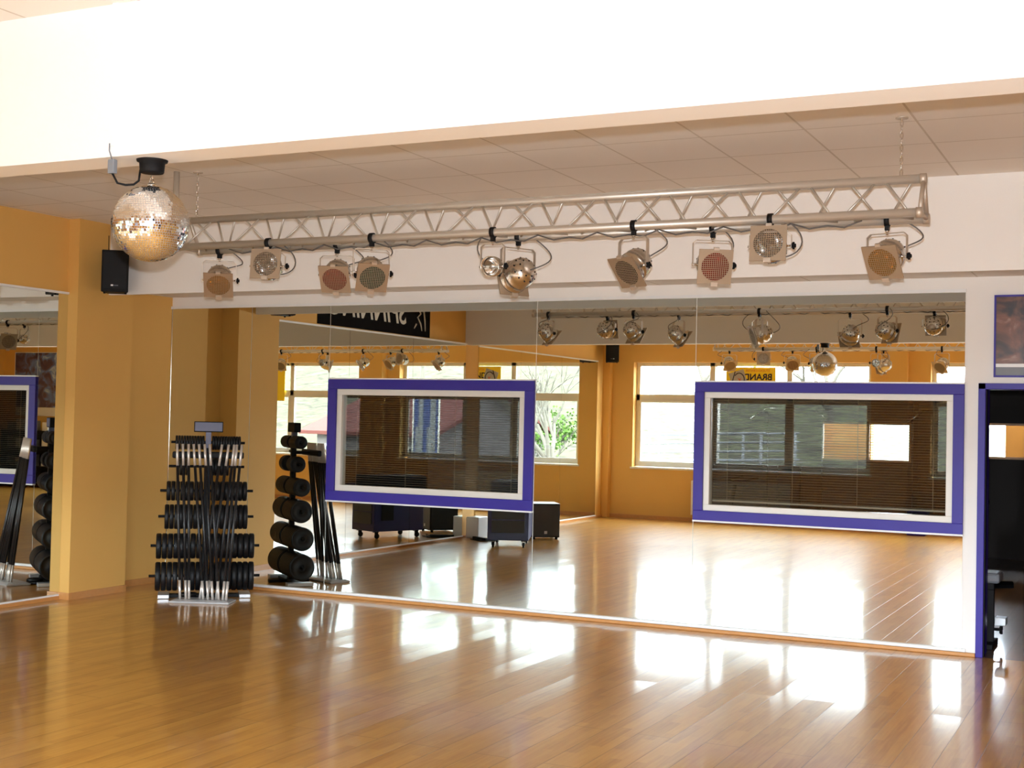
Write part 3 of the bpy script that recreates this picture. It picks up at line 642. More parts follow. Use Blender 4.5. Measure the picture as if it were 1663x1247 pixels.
# ------------------------------------------------------------------ loudspeakers
def speaker(x, y, z, rz, label, tiltx=0.0):
    r = thing('wall_speaker', label, 'loudspeaker', (x, y, z), rz, 'black wall loudspeakers')
    bm = new(); w, d, h = 0.118, 0.11, 0.375
    vs = []
    for zz in (0, h):
        for px, py in ((-w, -d), (w, -d), (w * 0.72, d), (-w * 0.72, d)): vs.append(bm.verts.new((px, py, zz)))
    for f in ((0, 1, 2, 3), (4, 7, 6, 5), (0, 4, 5, 1), (1, 5, 6, 2), (2, 6, 7, 3), (3, 7, 4, 0)): bm.faces.new([vs[i] for i in f])
    obj('cabinet', bm, M['black'], r, 0.008)
    bm = new(); box(bm, -w + 0.012, w - 0.012, -d - 0.004, -d + 0.004, 0.025, h - 0.015); obj('grille', bm, M['dark_steel'], r, 0.004)
    bm = new(); box(bm, -0.033, -0.012, -d - 0.006, -d - 0.004, 0.052, 0.066); obj('badge', bm, M['white'], r)
    bm = new()
    for k in range(4): box(bm, -0.006 + k * 0.010, 0.0 + k * 0.010, -d - 0.006, -d - 0.004, 0.054, 0.063)
    obj('badge_lettering', bm, M['grey'], r)
    for px in (-0.09, 0.09):
        bm = new(); lathe(bm, [(0, -0.012), (0.011, -0.012), (0.011, 0.002), (0, 0.002)], 12, Matrix.Translation((px, -0.05, 0))); obj('rubber_foot', bm, M['black'], r)
    bm = new(); box(bm, -0.03, 0.03, d - 0.01, d + 0.10, h * 0.45, h * 0.6); obj('wall_bracket', bm, M['dark_steel'], r)
    return r
sp1 = speaker(-4.02, -1.27, 2.742, math.radians(38), 'black wall loudspeaker behind the disco ball at the bulkhead')
bm = new(); tube(bm, [(-0.07, 0.02, 0.37), (-0.072, 0.03, 0.45), (-0.075, 0.05, 0.52)], 0.004, 6); obj('speaker_cable', bm, M['black'], sp1)
speaker(-4.13, -11.10, 2.71, math.radians(150), 'black wall loudspeaker in the window corner, seen in the mirror')

# ------------------------------------------------------------------ weight rack with plates
RA = math.radians(40); RC = Vector((-3.41, -0.67, 0))
rk = thing('weight_rack', 'black and silver upright rack full of weight plates in the corner', 'weight rack', RC, RA)
bm = new(); box(bm, -0.03, 0.03, -0.025, 0.025, 0.02, 1.36); obj('post', bm, M['dark_steel'], rk, 0.004)
bm = new(); box(bm, -0.40, 0.40, -0.045, 0.045, 0.0, 0.03); box(bm, -0.03, 0.03, -0.19, 0.22, 0.0, 0.03); obj('base', bm, M['dark_steel'], rk, 0.004)
for sx_ in (-1, 1):
    bm = new(); box(bm, sx_ * 0.36 - 0.05, sx_ * 0.36 + 0.05, -0.13, 0.13, 0.002, 0.036); obj('base_foot', bm, M['silver'], rk, 0.004)
bm = new(); box(bm, -0.13, 0.13, -0.035, 0.03, 1.505, 1.602); obj('sign_box', bm, M['black'], rk, 0.005)
bm = new(); box(bm, -0.122, 0.122, -0.038, -0.035, 1.515, 1.594); obj('sign_panel', bm, M['sign_face'], rk)
bm = new(); box(bm, -0.024, 0.024, -0.03, 0.02, 1.36, 1.51); obj('sign_stem', bm, M['sign_face'], rk)
bm = new(); box(bm, -0.02, 0.02, -0.19, -0.02, 1.285, 1.32); box(bm, -0.315, 0.315, -0.205, -0.165, 1.27, 1.33); obj('bar_holder', bm, M['dark_steel'], rk, 0.012)
rows_ = [ # z, r, thickness pitch, half extent left, right, name, counts
 (1.41, 0.064, 0.0235, 0.275, 0.275, 'top row', 11, 11),
 (1.19, 0.080, 0.026, 0.29, 0.29, 'second row', 4, 6),
 (0.968, 0.089, 0.0405, 0.36, 0.36, 'third row', 8, 8),
 (0.733, 0.112, 0.042, 0.37, 0.37, 'fourth row', 8, 8),
 (0.467, 0.115, 0.0505, 0.43, 0.43, 'fifth row', 8, 8),
 (0.192, 0.130, 0.0505, 0.44, 0.44, 'bottom row', 8, 8)]
def plate_mesh(R, t):
    bm = new(); h = t * 0.5 * 0.93; ri = 0.0165
    prof = [(ri, -h), (R * 0.32, -h), (R * 0.36, -h * 0.7), (R * 0.78, -h * 0.7), (R * 0.84, -h), (R - h * 0.35, -h), (R, -h * 0.6), (R, h * 0.6), (R - h * 0.35, h), (R * 0.84, h), (R * 0.78, h * 0.7), (R * 0.36, h * 0.7), (R * 0.32, h), (ri, h)]
    lathe(bm, prof, 36, rotm('Y', PI / 2), closed=True)
    bmesh.ops.recalc_face_normals(bm, faces=bm.faces[:]); me = bpy.data.meshes.new('weight_plate'); bm.to_mesh(me); bm.free(); me.materials.append(M['rubber']); return me
Rz = Matrix.Rotation(RA, 4, 'Z')
for z, R, pt, el, er, nm, nl, nr in rows_:
    bm = new(); tube(bm, [(-el - 0.055, 0, z), (el + 0.055 if nm != 'second row' else 0.33, 0, z)], 0.0125, 10); obj('peg', bm, M['dark_steel'], rk)
    me = plate_mesh(R, pt); cnt = 0
    # z of plates: hang on the peg, hole slightly larger than the peg
    for side, n in ((-1, nl), (1, nr)):
        for k in range(n):
            if side < 0:
                xo = -(0.034 + pt / 2) - (n - 1 - k) * pt if nm != 'second row' else -el + 0.03 + k * pt
                if nm != 'second row': xo -= max(0, el - 0.034 - n * pt) * (1.0 if k < n // 2 else 0.2)
            else:
                xo = 0.034 + pt / 2 + k * pt
                if nm != 'second row': xo += max(0, er - 0.034 - n * pt) * (1.0 if k >= n - 1 else 0.35)
            o = bpy.data.objects.new('weight_plate', me); C.objects.link(o)
            o.location = RC + (Rz @ Vector((xo, 0, 0))); o.location.z = z - 0.0035; o.rotation_euler = (0, 0, RA)
            tag(o, '%s black weight plate from the left on the %s of the rack' % (ordinal(cnt), nm), 'weight plate', 'weight plates on the %s of the rack' % nm); cnt += 1
# loose plates on the floor behind the rack, seen in the side mirror
for i in range(2):
    o = bpy.data.objects.new('weight_plate', plate_mesh(0.075, 0.028)); C.objects.link(o); o.location = RC + Rz @ Vector((-0.14, -0.128, 0.014 + i * 0.0275)); o.rotation_euler = (0, PI / 2, 0.3 * i)
    tag(o, ('lower', 'upper')[i] + ' black weight plate of the two stacked on the floor beside the rack', 'weight plate', 'weight plates stacked on the floor')

# bar tray and barbells
TA = math.radians(22); TC = Vector((-3.185, -0.965, 0))
tr_ = thing('bar_tray', 'silver floor tray in which the barbell bars stand', 'bar tray', TC, TA)
bm = new(); vs = []
for zz, hx, hy in ((0, 0.268, 0.115), (0.016, 0.272, 0.12), (0.03, 0.235, 0.085)):
    vs.append([bm.verts.new((a * hx, b * hy, zz)) for a, b in ((-1, -1), (1, -1), (1, 1), (-1, 1))])
for a, b in zip(vs, vs[1:]):
    for k in range(4): bm.faces.new((a[k], a[(k + 1) % 4], b[(k + 1) % 4], b[k]))
bm.faces.new(vs[0][::-1]); bm.faces.new(vs[-1]); obj('tray_plate', bm, M['silver'], tr_, 0.003)
bm = new(); box(bm, -0.262, 0.262, -0.11, 0.11, -0.0, 0.006); obj('rubber_base', bm, M['black'], tr_)
pairs = [(289, 293, 0), (297.5, 303, 0), (306, 308.5, 0), (313.5, 332.3, 0), (321.5, 340.5, 0), (330, 348, 0), (337.5, 358.4, 0), (356, 323.6, 1), (366, 336, 1), (374.5, 351, 1), (378.5, 365, 0), (386, 370.5, 0)]
Tz = Matrix.Rotation(TA, 4, 'Z')
for i, (pt_, pb_, back) in enumerate(pairs):
    ub = (pb_ - 329) * 0.53 / 99; ut = (pt_ - 336) * 0.60 / 99
    b0 = TC + Tz @ Vector((ub, -0.045 + 0.05 * back, 0)); b0.z = 0.031
    t0 = RC + Rz @ Vector((ut * 0.97, -0.221, 0)); t0.z = 1.398
    d = (t0 - b0); ln = d.length; dn = d.normalized()
    r = thing('barbell_bar', '%s thin barbell bar from the left by its top end, black sleeve and chrome ends' % ordinal(i), 'barbell bar', b0, 0, 'barbell bars leaning on the rack')
    q = Vector((0, 0, 1)).rotation_difference(dn); r.rotation_mode = 'QUATERNION'; r.rotation_quaternion = q
    bm = new(); tube(bm, [(0, 0, 0.165), (0, 0, ln - 0.195)], 0.0128, 12); obj('black_sleeve', bm, M['foam'], r)
    bm = new(); tube(bm, [(0, 0, 0), (0, 0, 0.165)], 0.0118, 12); obj('lower_chrome_end', bm, M['bar_chrome'], r)
    bm = new(); tube(bm, [(0, 0, ln - 0.195), (0, 0, ln)], 0.0118, 12); obj('upper_chrome_end', bm, M['bar_chrome'], r)

# ------------------------------------------------------------------ banners and posters
r = thing('wall_banner', 'long black banner with grey lettering above the side wall mirror', 'banner', (XW, -3.735, 2.747))
bm = new(); box(bm, 0.001, 0.007, -1.322, 1.322, 0, 0.62); obj('banner_cloth', bm, M['banner'], r)
TX = Matrix(((0, 0, 1, 0.0075), (1, 0, 0, 0), (0, 1, 0, 0), (0, 0, 0, 1)))
text_mesh('lettering', 'SPINNING', 0.40, M['banner_print'], r, Matrix.Translation((0, 0.20, 0.14)) @ TX, 0.25, 0.001, 0.006)
bm = new()
for pts in ([(-1.16, 0.42), (-1.03, 0.50), (-1.0, 0.38), (-1.06, 0.30), (-0.98, 0.25), (-1.06, 0.17), (-1.1, 0.08)], [(-0.95, 0.16), (-0.90, 0.10)], [(-1.14, 0.34), (-1.17, 0.22), (-1.19, 0.08)]):
    tube(bm, [(0.010, y, z) for y, z in pts], [0.012] * (len(pts) - 1) + [0.006], 6)
bmesh.ops.create_circle(bm, cap_ends=True, radius=0.045, segments=20, matrix=Matrix.Translation((0.009, -1.1, 0.50)) @ rotm('Y', PI / 2)); obj('rider_emblem', bm, M['banner_print'], r)

r = thing('window_sign', 'yellow sign reading BRAND hung in the top of the triple window', 'sign', (-1.765, YW - 0.13, 2.22))
bm = new(); box(bm, -0.43, 0.43, -0.004, 0.004, 0, 0.43); obj('sign_board', bm, M['yellow'], r)
TY = Matrix(((-1, 0, 0, 0), (0, 0, 1, 0.005), (0, 1, 0, 0), (0, 0, 0, 1)))
text_mesh('lettering', 'BRAND', 0.15, M['ink'], r, Matrix.Translation((0.12, 0, 0.215)) @ TY, 0, 0.001, 0.004)
text_mesh('small_lettering', 'STUDIO-CENTER', 0.055, M['red_ink'], r, Matrix.Translation((0.12, 0, 0.355)) @ TY, 0, 0.001, 0.0)
bm = new(); T = Matrix.Translation((-0.2, 0.007, 0.20)) @ rotm('Y', math.radians(-18)); box(bm, -0.14, 0.13, -0.001, 0.001, -0.16, 0.17, T); obj('grey_panel', bm, M['grey_ink'], r)
bm = new(); tube(bm, [(-0.2 + 0.09 * math.cos(a), 0.010, 0.22 + 0.11 * math.sin(a)) for a in [math.radians(-60 + 12 * k) for k in range(18)]], 0.008, 6)
tube(bm, [(-0.27, 0.010, 0.36), (-0.34, 0.010, 0.1)], 0.008, 6); obj('swirl_emblem', bm, M['ink'], r)
text_mesh('small_lettering', 'K', 0.09, M['red_ink'], r, Matrix.Translation((-0.2, 0.006, 0.18)) @ TY, 0, 0.001, 0.002)

r = thing('window_sign', 'plain yellow sign with a dark stroke in the window right of the double pane mullion', 'sign', (3.42, YW - 0.13, 1.95))
bm = new(); box(bm, -0.33, 0.33, -0.004, 0.004, 0, 0.7); obj('sign_board', bm, M['yellow'], r)
bm = new(); tube(bm, [(0.27, 0.007, 0.05), (0.31, 0.007, 0.2)], 0.008, 6); obj('dark_stroke', bm, M['ink'], r)

r = thing('framed_poster', 'dark framed poster on the white wall above the blue doorway', 'poster', (3.86, 0.0, 2.075))
bm = new(); rect_frame(bm, -0.535, 0.535, 0, 0.61, 0.014, -0.016, 0.006); obj('poster_frame', bm, M['blue'], r)
bm = new(); box(bm, -0.521, 0.521, -0.008, 0.0055, 0.10, 0.596); obj('poster_print', bm, M['poster_brown'], r)
bm = new(); box(bm, -0.521, 0.521, -0.008, 0.0055, 0.075, 0.10); obj('white_band', bm, M['white'], r)
bm = new(); box(bm, -0.521, 0.521, -0.008, 0.0055, 0.014, 0.075); obj('poster_footer', bm, M['grey'], r)

r = thing('wall_poster', 'large blue poster on the window wall, seen in the side mirror', 'poster', (8.45, YW + 0.001, 1.54))
bm = new(); box(bm, -0.7, 0.7, 0.0, 0.012, 0.17, 1.36); obj('poster_print', bm, M['poster_blue'], r)
bm = new(); box(bm, -0.7, 0.7, 0.0, 0.012, 0.0, 0.17); obj('white_margin', bm, M['white'], r)
bm = new(); rect_frame(bm, -0.715, 0.715, -0.015, 1.375, 0.014, 0.0, 0.016); obj('poster_frame', bm, M['white'], r)

# ------------------------------------------------------------------ things by the side wall, seen in the mirrors
CA = math.radians(158)
r = thing('rolling_flight_case', 'dark blue rolling equipment case with two grey rack panels', 'flight case', (-3.33, -5.55, 0), math.radians(180 - 22))
bm = new(); box(bm, -0.27, 0.27, -0.42, 0.42, 0.10, 0.86); obj('case_body', bm, M['case'], r, 0.01)
for z0, z1 in ((0.20, 0.36), (0.375, 0.50)):
    bm = new(); box(bm, -0.215, 0.215, -0.432, -0.415, z0, z1); obj('rack_panel', bm, M['panel_grey'], r, 0.004)
bm = new(); box(bm, -0.215, 0.215, -0.432, -0.415, 0.52, 0.80); obj('rack_panel', bm, M['black'], r, 0.004)
bm = new(); box(bm, 0.265, 0.278, -0.3, -0.1, 0.25, 0.75); obj('side_vent', bm, M['black'], r)
for sx_ in (-0.2, 0.2):
    for sy in (-0.34, 0.34):
        bm = new(); box(bm, sx_ - 0.03, sx_ + 0.03, sy - 0.03, sy + 0.03, 0.085, 0.10); tube(bm, [(sx_ - 0.012, sy + 0.02, 0.035), (sx_ + 0.012, sy + 0.02, 0.035)], 0.035, 16)
        box(bm, sx_ - 0.02, sx_ - 0.015, sy - 0.005, sy + 0.03, 0.03, 0.09); box(bm, sx_ + 0.015, sx_ + 0.02, sy - 0.005, sy + 0.03, 0.03, 0.09); obj('caster', bm, M['dark_steel'], r)
r = thing('subwoofer', 'black floor subwoofer behind the rolling case', 'loudspeaker', (-3.42, -6.80, 0), math.radians(180 - 35))
bm = new(); box(bm, -0.2, 0.2, -0.22, 0.22, 0.03, 0.50); obj('cabinet', bm, M['black'], r, 0.008)
bm = new(); box(bm, -0.185, 0.185, -0.228, -0.218, 0.045, 0.485); obj('grille', bm, M['panel_grey'], r, 0.003)
bm = new(); box(bm, -0.02, 0.02, -0.232, -0.228, 0.08, 0.12); obj('badge', bm, M['silver'], r)
bm = new(); box(bm, -0.2, 0.2, -0.22, 0.22, 0.50, 0.504); obj('top_panel', bm, M['silver'], r)
for sx_ in (-0.16, 0.16):
    for sy in (-0.18, 0.18):
        bm = new(); lathe(bm, [(0, 0), (0.02, 0), (0.02, 0.03), (0, 0.03)], 12, Matrix.Translation((sx_, sy, 0))); obj('rubber_foot', bm, M['black'], r)
r = thing('computer_tower', 'small silver computer tower on the floor against the side wall', 'computer', (-4.18, -6.22, 0), math.radians(180))
bm = new(); box(bm, -0.1, 0.1, -0.14, 0.14, 0.005, 0.30); obj('case', bm, M['silver'], r, 0.008)
bm = new(); box(bm, -0.085, 0.085, -0.146, -0.138, 0.02, 0.285); obj('front_panel', bm, M['white'], r, 0.003)
r = thing('power_strip', 'black power strip with tangled cables on the floor beside the computer', 'power strip', (-3.98, -5.95, 0), math.radians(30))
bm = new(); box(bm, -0.17, 0.17, -0.025, 0.025, 0, 0.04); obj('socket_bar', bm, M['black'], r, 0.006)
rr_ = random.Random(5)
for k in range(4):
    bm = new(); pts = []; x, y = rr_.uniform(-.15, .15), 0.0
    for j in range(12): pts.append((x + 0.16 * math.sin(j * 0.9 + k) , y + 0.12 * math.cos(j * 0.7 + 2 * k), 0.008 + (0.03 if j == 0 else 0)))
    tube(bm, pts, 0.005, 6); obj('cable', bm, M['black'], r)
r = thing('radiator', 'white panel radiator under the triple window, seen in the mirror', 'radiator', (-1.86, YW + 0.10, 0.0))
bm = new()
box(bm, -0.84, 0.84, -0.035, 0.035, 0.12, 0.70)
for k in range(41): x = -0.82 + k * 0.041; box(bm, x - 0.012, x + 0.012, 0.035, 0.041, 0.15, 0.67)
obj('panel', bm, M['radiator'], r, 0.004)
bm = new(); box(bm, -0.78, -0.75, -0.099, -0.035, 0.45, 0.5); obj('wall_bracket', bm, M['radiator'], r)
bm = new(); box(bm, 0.75, 0.78, -0.099, -0.035, 0.45, 0.5); obj('wall_bracket', bm, M['radiator'], r)
bm = new(); tube(bm, [(0.80, 0, 0.0), (0.80, 0, 0.125)], 0.012, 8); tube(bm, [(0.85, 0, 0.0), (0.85, 0, 0.07), (0.8, 0, 0.08)], 0.012, 8); obj('feed_pipe', bm, M['chrome'], r)
r = thing('blue_crate', 'blue storage crate on the floor between the windows, seen in the mirror', 'crate', (1.06, YW + 0.22, 0))
bm = new(); box(bm, -0.14, 0.14, -0.16, 0.16, 0, 0.34); obj('crate_body', bm, M['blue'], r, 0.008)
bm = new(); box(bm, -0.15, 0.15, -0.17, 0.17, 0.34, 0.37); obj('lid', bm, M['blue'], r, 0.005)
# shelf under the blue poster
r = thing('equipment_shelf', 'dark shelf with boxes under the blue poster, seen in the side mirror', 'shelf', (8.45, YW + 0.22, 0))
bm = new()
for z in (0.05, 0.42, 0.80, 1.18): box(bm, -0.7, 0.7, -0.18, 0.18, z, z + 0.03)
obj('shelf_board', bm, M['dark_steel'], r)
for sx_ in (-0.7, 0.7):
    bm = new(); box(bm, sx_ - 0.02, sx_ + 0.02, -0.19, 0.19, 0, 1.22); obj('side_panel', bm, M['dark_steel'], r)
bm = new(); box(bm, -0.7, 0.7, -0.19, -0.18, 0.05, 1.2); obj('back_panel', bm, M['dark_steel'], r)
k = 0
for z in (0.45, 0.83, 1.21):
    for x in (-0.5, -0.1, 0.3, 0.55):
        k += 1; bm = new(); box(bm, -0.08, 0.08, -0.1, 0.1, 0, 0.18 + 0.03 * (k % 3)); o = obj('storage_box', bm, M['white' if k % 2 else 'grey']); o.location = (8.45 + x, YW + 0.22, z + 0.0005)
        tag(o, '%s storage box on the %s board of the dark shelf, %s' % ('white' if k % 2 else 'grey', {0.45: 'low', 0.83: 'middle', 1.21: 'top'}[z], {-0.5: 'left end', -0.1: 'left of middle', 0.3: 'right of middle', 0.55: 'right end'}[x]), 'box', 'boxes on the dark shelf')

# ------------------------------------------------------------------ gym machines behind the doorway
def gym_machine(x, y, rz, label):
    r = thing('weight_machine', label, 'gym machine', (x, y, 0), rz, 'weight machines in the gym')
    bm = new()
    for sx_ in (-0.35, 0.35): box(bm, sx_ - 0.03, sx_ + 0.03, -0.5, 0.5, 0, 0.05); box(bm, sx_ - 0.03, sx_ + 0.03, 0.44, 0.5, 0.05, 2.0)
    box(bm, -0.38, 0.38, 0.44, 0.5, 2.0, 2.06); box(bm, -0.38, 0.38, -0.5, -0.44, 0, 0.05); obj('frame', bm, M['dark_steel'], r, 0.005)
    bm = new()
    for k in range(12): box(bm, -0.14, 0.14, 0.36, 0.46, 0.1 + k * 0.035, 0.13 + k * 0.035)
    obj('weight_stack', bm, M['panel_grey'], r)
    bm = new(); box(bm, -0.16, 0.16, -0.25, 0.15, 0.45, 0.52); obj('seat', bm, M['black'], r, 0.02)
    bm = new(); box(bm, -0.03, 0.03, -0.08, 0.0, 0.05, 0.45); obj('seat_post', bm, M['chrome'], r)
    bm = new(); box(bm, -0.15, 0.15, 0.17, 0.24, 0.6, 1.2); obj('backrest', bm, M['black'], r, 0.02)
    bm = new(); tube(bm, [(-0.5, 0.1, 1.75), (-0.3, 0.2, 1.9), (0.3, 0.2, 1.9), (0.5, 0.1, 1.75)], 0.016, 10); tube(bm, [(0, 0.2, 1.9), (0, 0.4, 2.0)], 0.005, 6); obj('pull_bar', bm, M['chrome'], r)
    return r
gym_machine(2.1, 6.9, 0.3, 'dark weight machine left of the doorway opening at the back of the gym')
gym_machine(-1.9, 5.5, -0.4, 'dark weight machine behind the left blue window')
gym_machine(0.2, 6.3, 0.1, 'dark weight machine between the blue windows at the back of the gym')
def bike(x, y, rz, label):
    r = thing('exercise_bike', label, 'exercise bike', (x, y, 0), rz, 'exercise bikes in the gym')
    bm = new(); tube(bm, [(-0.5, 0, 0.08), (0.45, 0, 0.12)], 0.03, 8); tube(bm, [(0.0, 0, 0.1), (-0.22, 0, 0.85)], 0.025, 8); tube(bm, [(0.2, 0, 0.12), (0.35, 0, 0.95)], 0.025, 8); tube(bm, [(-0.13, 0, 0.55), (0.28, 0, 0.6)], 0.025, 8)
    tube(bm, [(-0.5, -0.25, 0.04), (-0.5, 0.25, 0.04)], 0.03, 8); tube(bm, [(0.45, -0.25, 0.04), (0.45, 0.25, 0.04)], 0.03, 8); box(bm, -.53, -.47, -.25, .25, 0, .03); box(bm, .42, .48, -.25, .25, 0, .03); obj('frame', bm, M['dark_steel'], r)
    bm = new(); lathe(bm, [(0.17, -0.02), (0.23, -0.025), (0.24, 0), (0.23, 0.025), (0.17, 0.02)], 32, Matrix.Translation((0.45, 0, 0.33)) @ rotm('X', PI / 2), closed=True); obj('flywheel', bm, M['chrome'], r)
    bm = new(); tube(bm, [(-0.34, 0, 0.90), (-0.2, 0, 0.92), (-0.06, 0, 0.9)], [0.07, 0.06, 0.02], 10); obj('saddle', bm, M['black'], r)
    bm = new(); tube(bm, [(0.55, -0.22, 1.05), (0.36, -0.2, 1.0), (0.34, 0.0, 0.98), (0.36, 0.2, 1.0), (0.55, 0.22, 1.05)], 0.014, 8); obj('handlebar', bm, M['black'], r)
    bm = new(); tube(bm, [(0.05, -0.12, 0.2), (0.05, -0.03, 0.2), (0.05, -0.03, 0.32), (0.05, 0.03, 0.32), (0.05, 0.03, 0.44), (0.05, 0.12, 0.44)], 0.012, 8); obj('crank', bm, M['chrome'], r)
    return r
bike(2.55, 5.0, 2.2, 'exercise bike seen through the blue doorway')
bike(-1.5, 3.3, 0.4, 'exercise bike behind the left part of the left blue window')
bike(-0.4, 4.9, 0.7, 'exercise bike behind the right part of the left blue window')
r = thing('training_bench', 'low bench with a star knob on its foot, just inside the doorway', 'bench', (2.84, 0.58, 0), PI / 2)
bm = new(); box(bm, -0.14, 0.14, -0.5, 0.5, 0.50, 0.58); obj('pad', bm, M['grey'], r, 0.02)
bm = new(); box(bm, -0.03, 0.03, -0.45, 0.45, 0.44, 0.50); box(bm, -0.03, 0.03, -0.45, -0.39, 0.03, 0.44); box(bm, -0.03, 0.03, 0.39, 0.45, 0.03, 0.44); box(bm, -0.2, 0.2, -0.46, -0.38, 0, 0.04); box(bm, -0.2, 0.2, 0.38, 0.46, 0, 0.04); obj('frame', bm, M['dark_steel'], r, 0.004)
bm = new(); box(bm, -0.05, 0.09, -0.54, -0.46, 0.17, 0.23); obj('adjuster', bm, M['silver'], r, 0.004)
bm = new()
for k_ in range(5):
    a = 2 * PI * k_ / 5; tube(bm, [(0.03, -0.5, 0.13), (0.03 + 0.035 * math.cos(a), -0.5, 0.13 + 0.035 * math.sin(a))], 0.012, 6)
tube(bm, [(0.03, -0.5, 0.13), (0.03, -0.45, 0.13)], 0.012, 8); obj('star_knob', bm, M['black'], r)

# ------------------------------------------------------------------ outside the windows
ZG = -1.2
bm = new(); box(bm, -90, 90, -44, -11.95, ZG - 0.3, ZG); o = obj('ground_outside', bm, M['tarmac']); tag(o, 'grey tarmac yard outside the windows', kind='structure')
def hp(x): return 6.5 + 8.5 / (1 + math.exp(-(x + 4) / 7.0))
bm = new(); nx, ny = 60, 24; vs = []
rr_ = random.Random(11)
for j in range(ny + 1):
    row = []
    for i in range(nx + 1):
        x = -130 + 260 * i / nx; t = j / ny; y = -30 - 120 * t
        z = ZG - 0.35 + hp(x) * (t ** 0.8) + rr_.uniform(-0.5, 0.5) * t * 3
        row.append(bm.verts.new((x, y, z)))
    vs.append(row)
for j in range(ny):
    for i in range(nx): f = bm.faces.new((vs[j][i], vs[j][i + 1], vs[j + 1][i + 1], vs[j + 1][i])); f.smooth = True
o = obj('hillside', bm, M['hill']); tag(o, 'wooded green and brown hillside beyond the yard', 'hill', kind='structure')
def tree(x, y, z, h, leaf, label, seed):
    rr = random.Random(seed); r = thing('tree', label, 'tree', (x, y, z), 0, 'trees outside the windows')
    bm = new(); tips = []
    def br(p, d, L, rad, lev):
        q = p + d * L; tube(bm, [p, (p + q) / 2 + Vector((rr.uniform(-1, 1), rr.uniform(-1, 1), 0)) * L * 0.05, q], [rad, rad * 0.85, rad * 0.65], 5, cap=False)
        if lev == 0: tips.append(q); return
        for k in range(4 if lev > 1 else 3):
            nd = (d + Vector((rr.uniform(-1, 1), rr.uniform(-1, 1), rr.uniform(-0.2, 0.7))) * 0.75).normalized(); br(p + d * L * rr.uniform(0.6, 1.0), nd, L * rr.uniform(0.55, 0.78), rad * 0.55, lev - 1)
    br(Vector((0, 0, -0.3)), Vector((0, 0, 1)), h * 0.32, h * 0.018, 4); obj('trunk_and_branches', bm, M['bark'], r)
    bm = new()
    for t in tips:
        for k in range(leaf):
            c = t + Vector((rr.gauss(0, 1), rr.gauss(0, 1), rr.gauss(0, 1))) * h * 0.03; s_ = h * 0.008
            a = Vector((rr.gauss(0, 1), rr.gauss(0, 1), rr.gauss(0, 1))).normalized(); b = a.orthogonal().normalized()
            bm.faces.new([bm.verts.new(c + a * s_ + b * s_), bm.verts.new(c - a * s_ + b * s_), bm.verts.new(c - a * s_ - b * s_), bm.verts.new(c + a * s_ - b * s_)])
    if leaf: obj('foliage', bm, M['leaf'], r)
def hz(x, y):
    t = max(0, (-30 - y) / 120); return ZG - 0.35 + hp(x) * (t ** 0.8) if y < -30 else ZG
for i, (x, y, h, lf) in enumerate(((-26, -48, 9, 3), (-17, -42, 8, 1), (-9, -50, 10, 3), (-33, -60, 11, 2), (3, -52, 9, 3), (16, -46, 8, 2), (27, -56, 10, 3), (-20, -66, 11, 3), (2.6, -24.5, 7.5, 0), (5.0, -29.5, 4.2, 5))):
    tree(x, y, hz(x, y), h, lf, ['leafy spring tree far left on the hillside', 'nearly bare tree at the foot of the hill, left', 'leafy tree on the hillside behind the trailer', 'tall tree high on the left slope', 'leafy tree in the middle of the hillside', 'sparse tree right of the middle', 'leafy tree behind the house', 'tree high on the slope behind the nearly bare one', 'bare tree close to the windows in the yard', 'low green bushy tree behind the bare one'][i], 20 + i)
# house
hx, hy = 10.6, -31.0
r = thing('house', 'low pale house with a red tiled roof outside the windows', 'house', (hx, hy, ZG), math.radians(-8))
bm = new(); box(bm, -2.6, 2.6, -4, 4, 0, 2.4); v = [bm.verts.new(p) for p in ((-2.6, -4, 2.4), (-2.6, 4, 2.4), (-2.6, 0, 3.9), (2.6, -4, 2.4), (2.6, 4, 2.4), (2.6, 0, 3.9))]; bm.faces.new(v[:3]); bm.faces.new(v[3:]); obj('wall', bm, M['plaster'], r)
bm = new()
for sg in (-1, 1):
    a = [bm.verts.new(p) for p in ((-3.0, sg * 4.5, 2.22), (3.0, sg * 4.5, 2.22), (3.0, 0, 3.92), (-3.0, 0, 3.92), (-3.0, sg * 4.5, 2.34), (3.0, sg * 4.5, 2.34), (3.0, 0, 4.06), (-3.0, 0, 4.06))]
    for f in ((0, 1, 2, 3), (4, 5, 6, 7), (0, 1, 5, 4), (0, 3, 7, 4), (1, 2, 6, 5)): bm.faces.new([a[i] for i in f])
obj('roof', bm, M['tile_roof'], r)
for x in (-1.7, 0.0, 1.7):
    z = 0.85; bm = new(); rect_frame(bm, x - 0.5, x + 0.5, z, z + 1.05, 0.08, 4.0, 4.06); box(bm, x - 0.04, x + 0.04, 4.0, 4.06, z, z + 1.05); wf = obj('window', bm, M['outdoor_white'], r)
    bm = new(); box(bm, x - 0.42, x + 0.42, 4.0, 4.02, z + 0.08, z + 0.97); obj('pane', bm, M['black'], wf)
r = thing('advertising_banner', 'blue and white upright advertising banner in the yard', 'banner', (6.1, -22.0, ZG), math.radians(10))
bm = new(); box(bm, -0.36, 0.36, -0.02, 0.02, 0.4, 3.6); obj('banner_cloth', bm, mat('sky_blue_banner', (30, 46, 90), 0.6, noise=0.05), r)
bm = new(); box(bm, -0.3, -0.14, 0.02, 0.03, 0.5, 3.5); box(bm, 0.08, 0.22, 0.02, 0.03, 0.5, 3.5); box(bm, -0.14, -0.04, 0.02, 0.03, 1.5, 2.6); box(bm, 0.22, 0.31, 0.02, 0.03, 1.5, 2.6); obj('white_stripes', bm, M['outdoor_white'], r)
